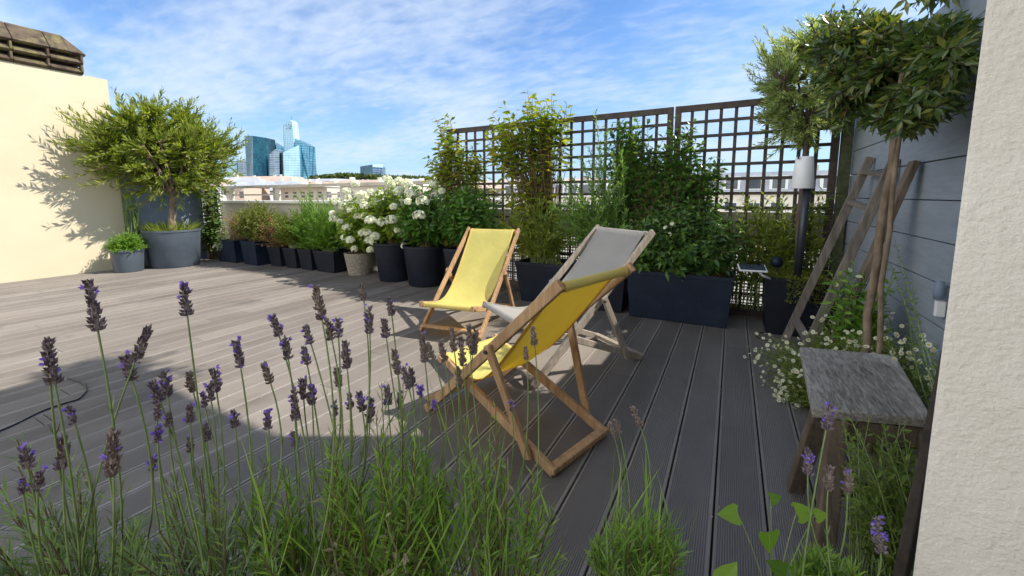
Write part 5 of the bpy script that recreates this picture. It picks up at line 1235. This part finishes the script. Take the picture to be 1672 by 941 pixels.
# wooded rise on the horizon
mb = MB(); n = 5000; px = rng.uniform(505, 760, n); top = np.interp(px, [505, 560, 600, 640, 700, 760], [292, 287, 288, 291, 292, 293]); d = rng.uniform(1450, 1600, n)
P = np.array([at(a, b + abs(rng.normal(0, 3)), c) for a, b, c in zip(px, top, d)])
mb.leaves(P, rng.normal(size=P.shape), rng.normal(size=P.shape), 16, 12, 0.2, 0); mb.build('distant_wood', G['fartree'], kind='stuff', label='dark wooded rise on the horizon right of the glass towers')
hp = [at(x, y, 1620) for x, y in ((250, 300), (380, 298), (505, 293), (560, 289), (600, 290), (640, 293), (760, 296), (1000, 300), (1500, 312))]
V = [tuple(p) for p in hp] + [(p[0] * 1.4, p[1] * 1.4, p[2]) for p in hp] + [(p[0], p[1], -20) for p in hp]; k = len(hp)
MB().add(V, [[(i, i + 1, k + i + 1, k + i) for i in range(k - 1)] + [(2 * k + i, 2 * k + i + 1, i + 1, i) for i in range(k - 1)]]).build('hills', surf('far_hills', (0.10, 0.13, 0.10), (0.30, 0.30, 0.27), scale=0.03, rough=0.9, bump=0), kind='structure')

# glass towers of the business district
gt = {'teal': glassy('teal_glass', (0.012, 0.085, 0.115), (0.03, 0.19, 0.22), 7, 9), 'deep': glassy('deep_blue_glass', (0.012, 0.06, 0.095), (0.03, 0.12, 0.17), 7, 9), 'pale': glassy('pale_cyan_glass', (0.42, 0.70, 0.78), (0.55, 0.80, 0.86), 6, 9, rough=0.35, metal=0.0, mortar=(0.22, 0.42, 0.5)),
      'mid': glassy('azure_glass', (0.10, 0.32, 0.44), (0.18, 0.44, 0.56), 6, 9, mortar=(0.04, 0.12, 0.17)), 'strip': glassy('banded_grey_blue', (0.10, 0.16, 0.22), (0.18, 0.25, 0.32), 30, 8, mortar=(0.40, 0.45, 0.5)), 'white': facade('white_tower', (0.40, 0.63, 0.74), (0.20, 0.38, 0.50), 9, 8)}
TD = 1500.0


def tower_face(pts, d0=TD):
    """upright face from photo outline points at their own distances (x, y, depth offset)"""
    return [at(x, y, d0 + dd) for x, y, dd in pts]


def tower(label, blocks):
    c = at(blocks[0][1][0][0], 320, TD); t = thing('glass_tower', (c[0], c[1], -20), label, 'tower', 'glass towers of the business district')
    for nm, pts, mkey, thick in blocks:
        P = [at(x, y, TD + dd) for x, y, dd in pts]
        MB().prism(P, FH * thick).build(nm, gt[mkey], t)
        # roof edge
    return t


tower('broad dark teal glass tower, left of the group', [('left_face', [(399, 222, 0), (413, 222, -18), (414, 312, -18), (405, 312, 0)], 'deep', 60), ('right_face', [(413.2, 222, -18), (434, 225, 6), (436, 312, 6), (414.2, 312, -18)], 'teal', 60)])
tower('blue glass tower with stepped top behind the teal one', [('front_face', [(434.5, 231, 70), (441, 231, 66), (455, 240, 75), (456, 312, 75), (436, 312, 70)], 'mid', 50)])
tower('slim grey blue banded tower between the teal and pale towers', [('front_face', [(440, 252, 0), (444, 246, -8), (450, 244, -10), (456, 247, -6), (457, 312, -6), (440, 312, 0)], 'strip', 40)])
tower('tallest pale tower with a slanted pierced crown', [('shaft', [(463.5, 203, 30), (474, 196, 24), (477, 199, 24), (480, 226, 24), (480.6, 312, 24), (465, 312, 30)], 'white', 40), ('side_face', [(463.0, 203, 31), (463.4, 203, 60), (464.4, 312, 60), (464.2, 312, 31)], 'deep', 6), ('mast', [(475.2, 190, 40), (476.2, 190, 40), (476.4, 200, 40), (475.0, 200, 40)], 'strip', 3)])
tower('stepped azure tower with a sloping roof right of the tallest one', [('front_face', [(481.2, 226, 8), (490, 230, 2), (504, 238, 12), (508, 312, 12), (482, 312, 8)], 'mid', 50)])
tower('pale cyan wedge shaped tower in front of the tallest one', [('left_face', [(457, 250, 0), (462, 249, -14), (464, 312, -14), (459, 312, 0)], 'deep', 40), ('front_face', [(462.2, 249, -14), (488.5, 237, -2), (492, 312, -2), (464.2, 312, -14)], 'pale', 44), ('right_face', [(488.7, 237, -2), (498, 236, 20), (500, 312, 20), (492.2, 312, -2)], 'mid', 20)])
tower('low grey blue glass block at the left of the towers', [('front_face', [(388, 262, 0), (403, 262, 4), (405, 312, 4), (390, 312, 0)], 'strip', 50)])
tower('white slab block left of the towers behind the tree', [('front_face', [(352, 266, 30), (386, 264, 30), (388, 312, 30), (352, 312, 30)], 'white', 60)])
tower('separate dark blue glass block on the horizon', [('left_face', [(588, 272, 0), (608, 269, -20), (609, 312, -20), (589, 312, 0)], 'deep', 40), ('right_face', [(608.2, 269, -20), (624, 272, 8), (625, 312, 8), (609.2, 312, -20)], 'strip', 40), ('roof_band', [(608.4, 268.8, -22), (624.5, 268.8, 6), (624.5, 274, 6), (608.4, 273, -22)], 'white', 4)])
# dots of the pierced crown
t = bpy.data.objects['glass_tower.003']
mb = MB()
for x, y in ((467, 205.5), (471, 203), (474.5, 206), (467.6, 210), (472.5, 209)):
    mb.tubes([at(x, y, TD + 18), at(x, y, TD + 23.5)], 1.7, 1.7, 10, cap=True)
mb.build('crown_openings', M['pane'], t)
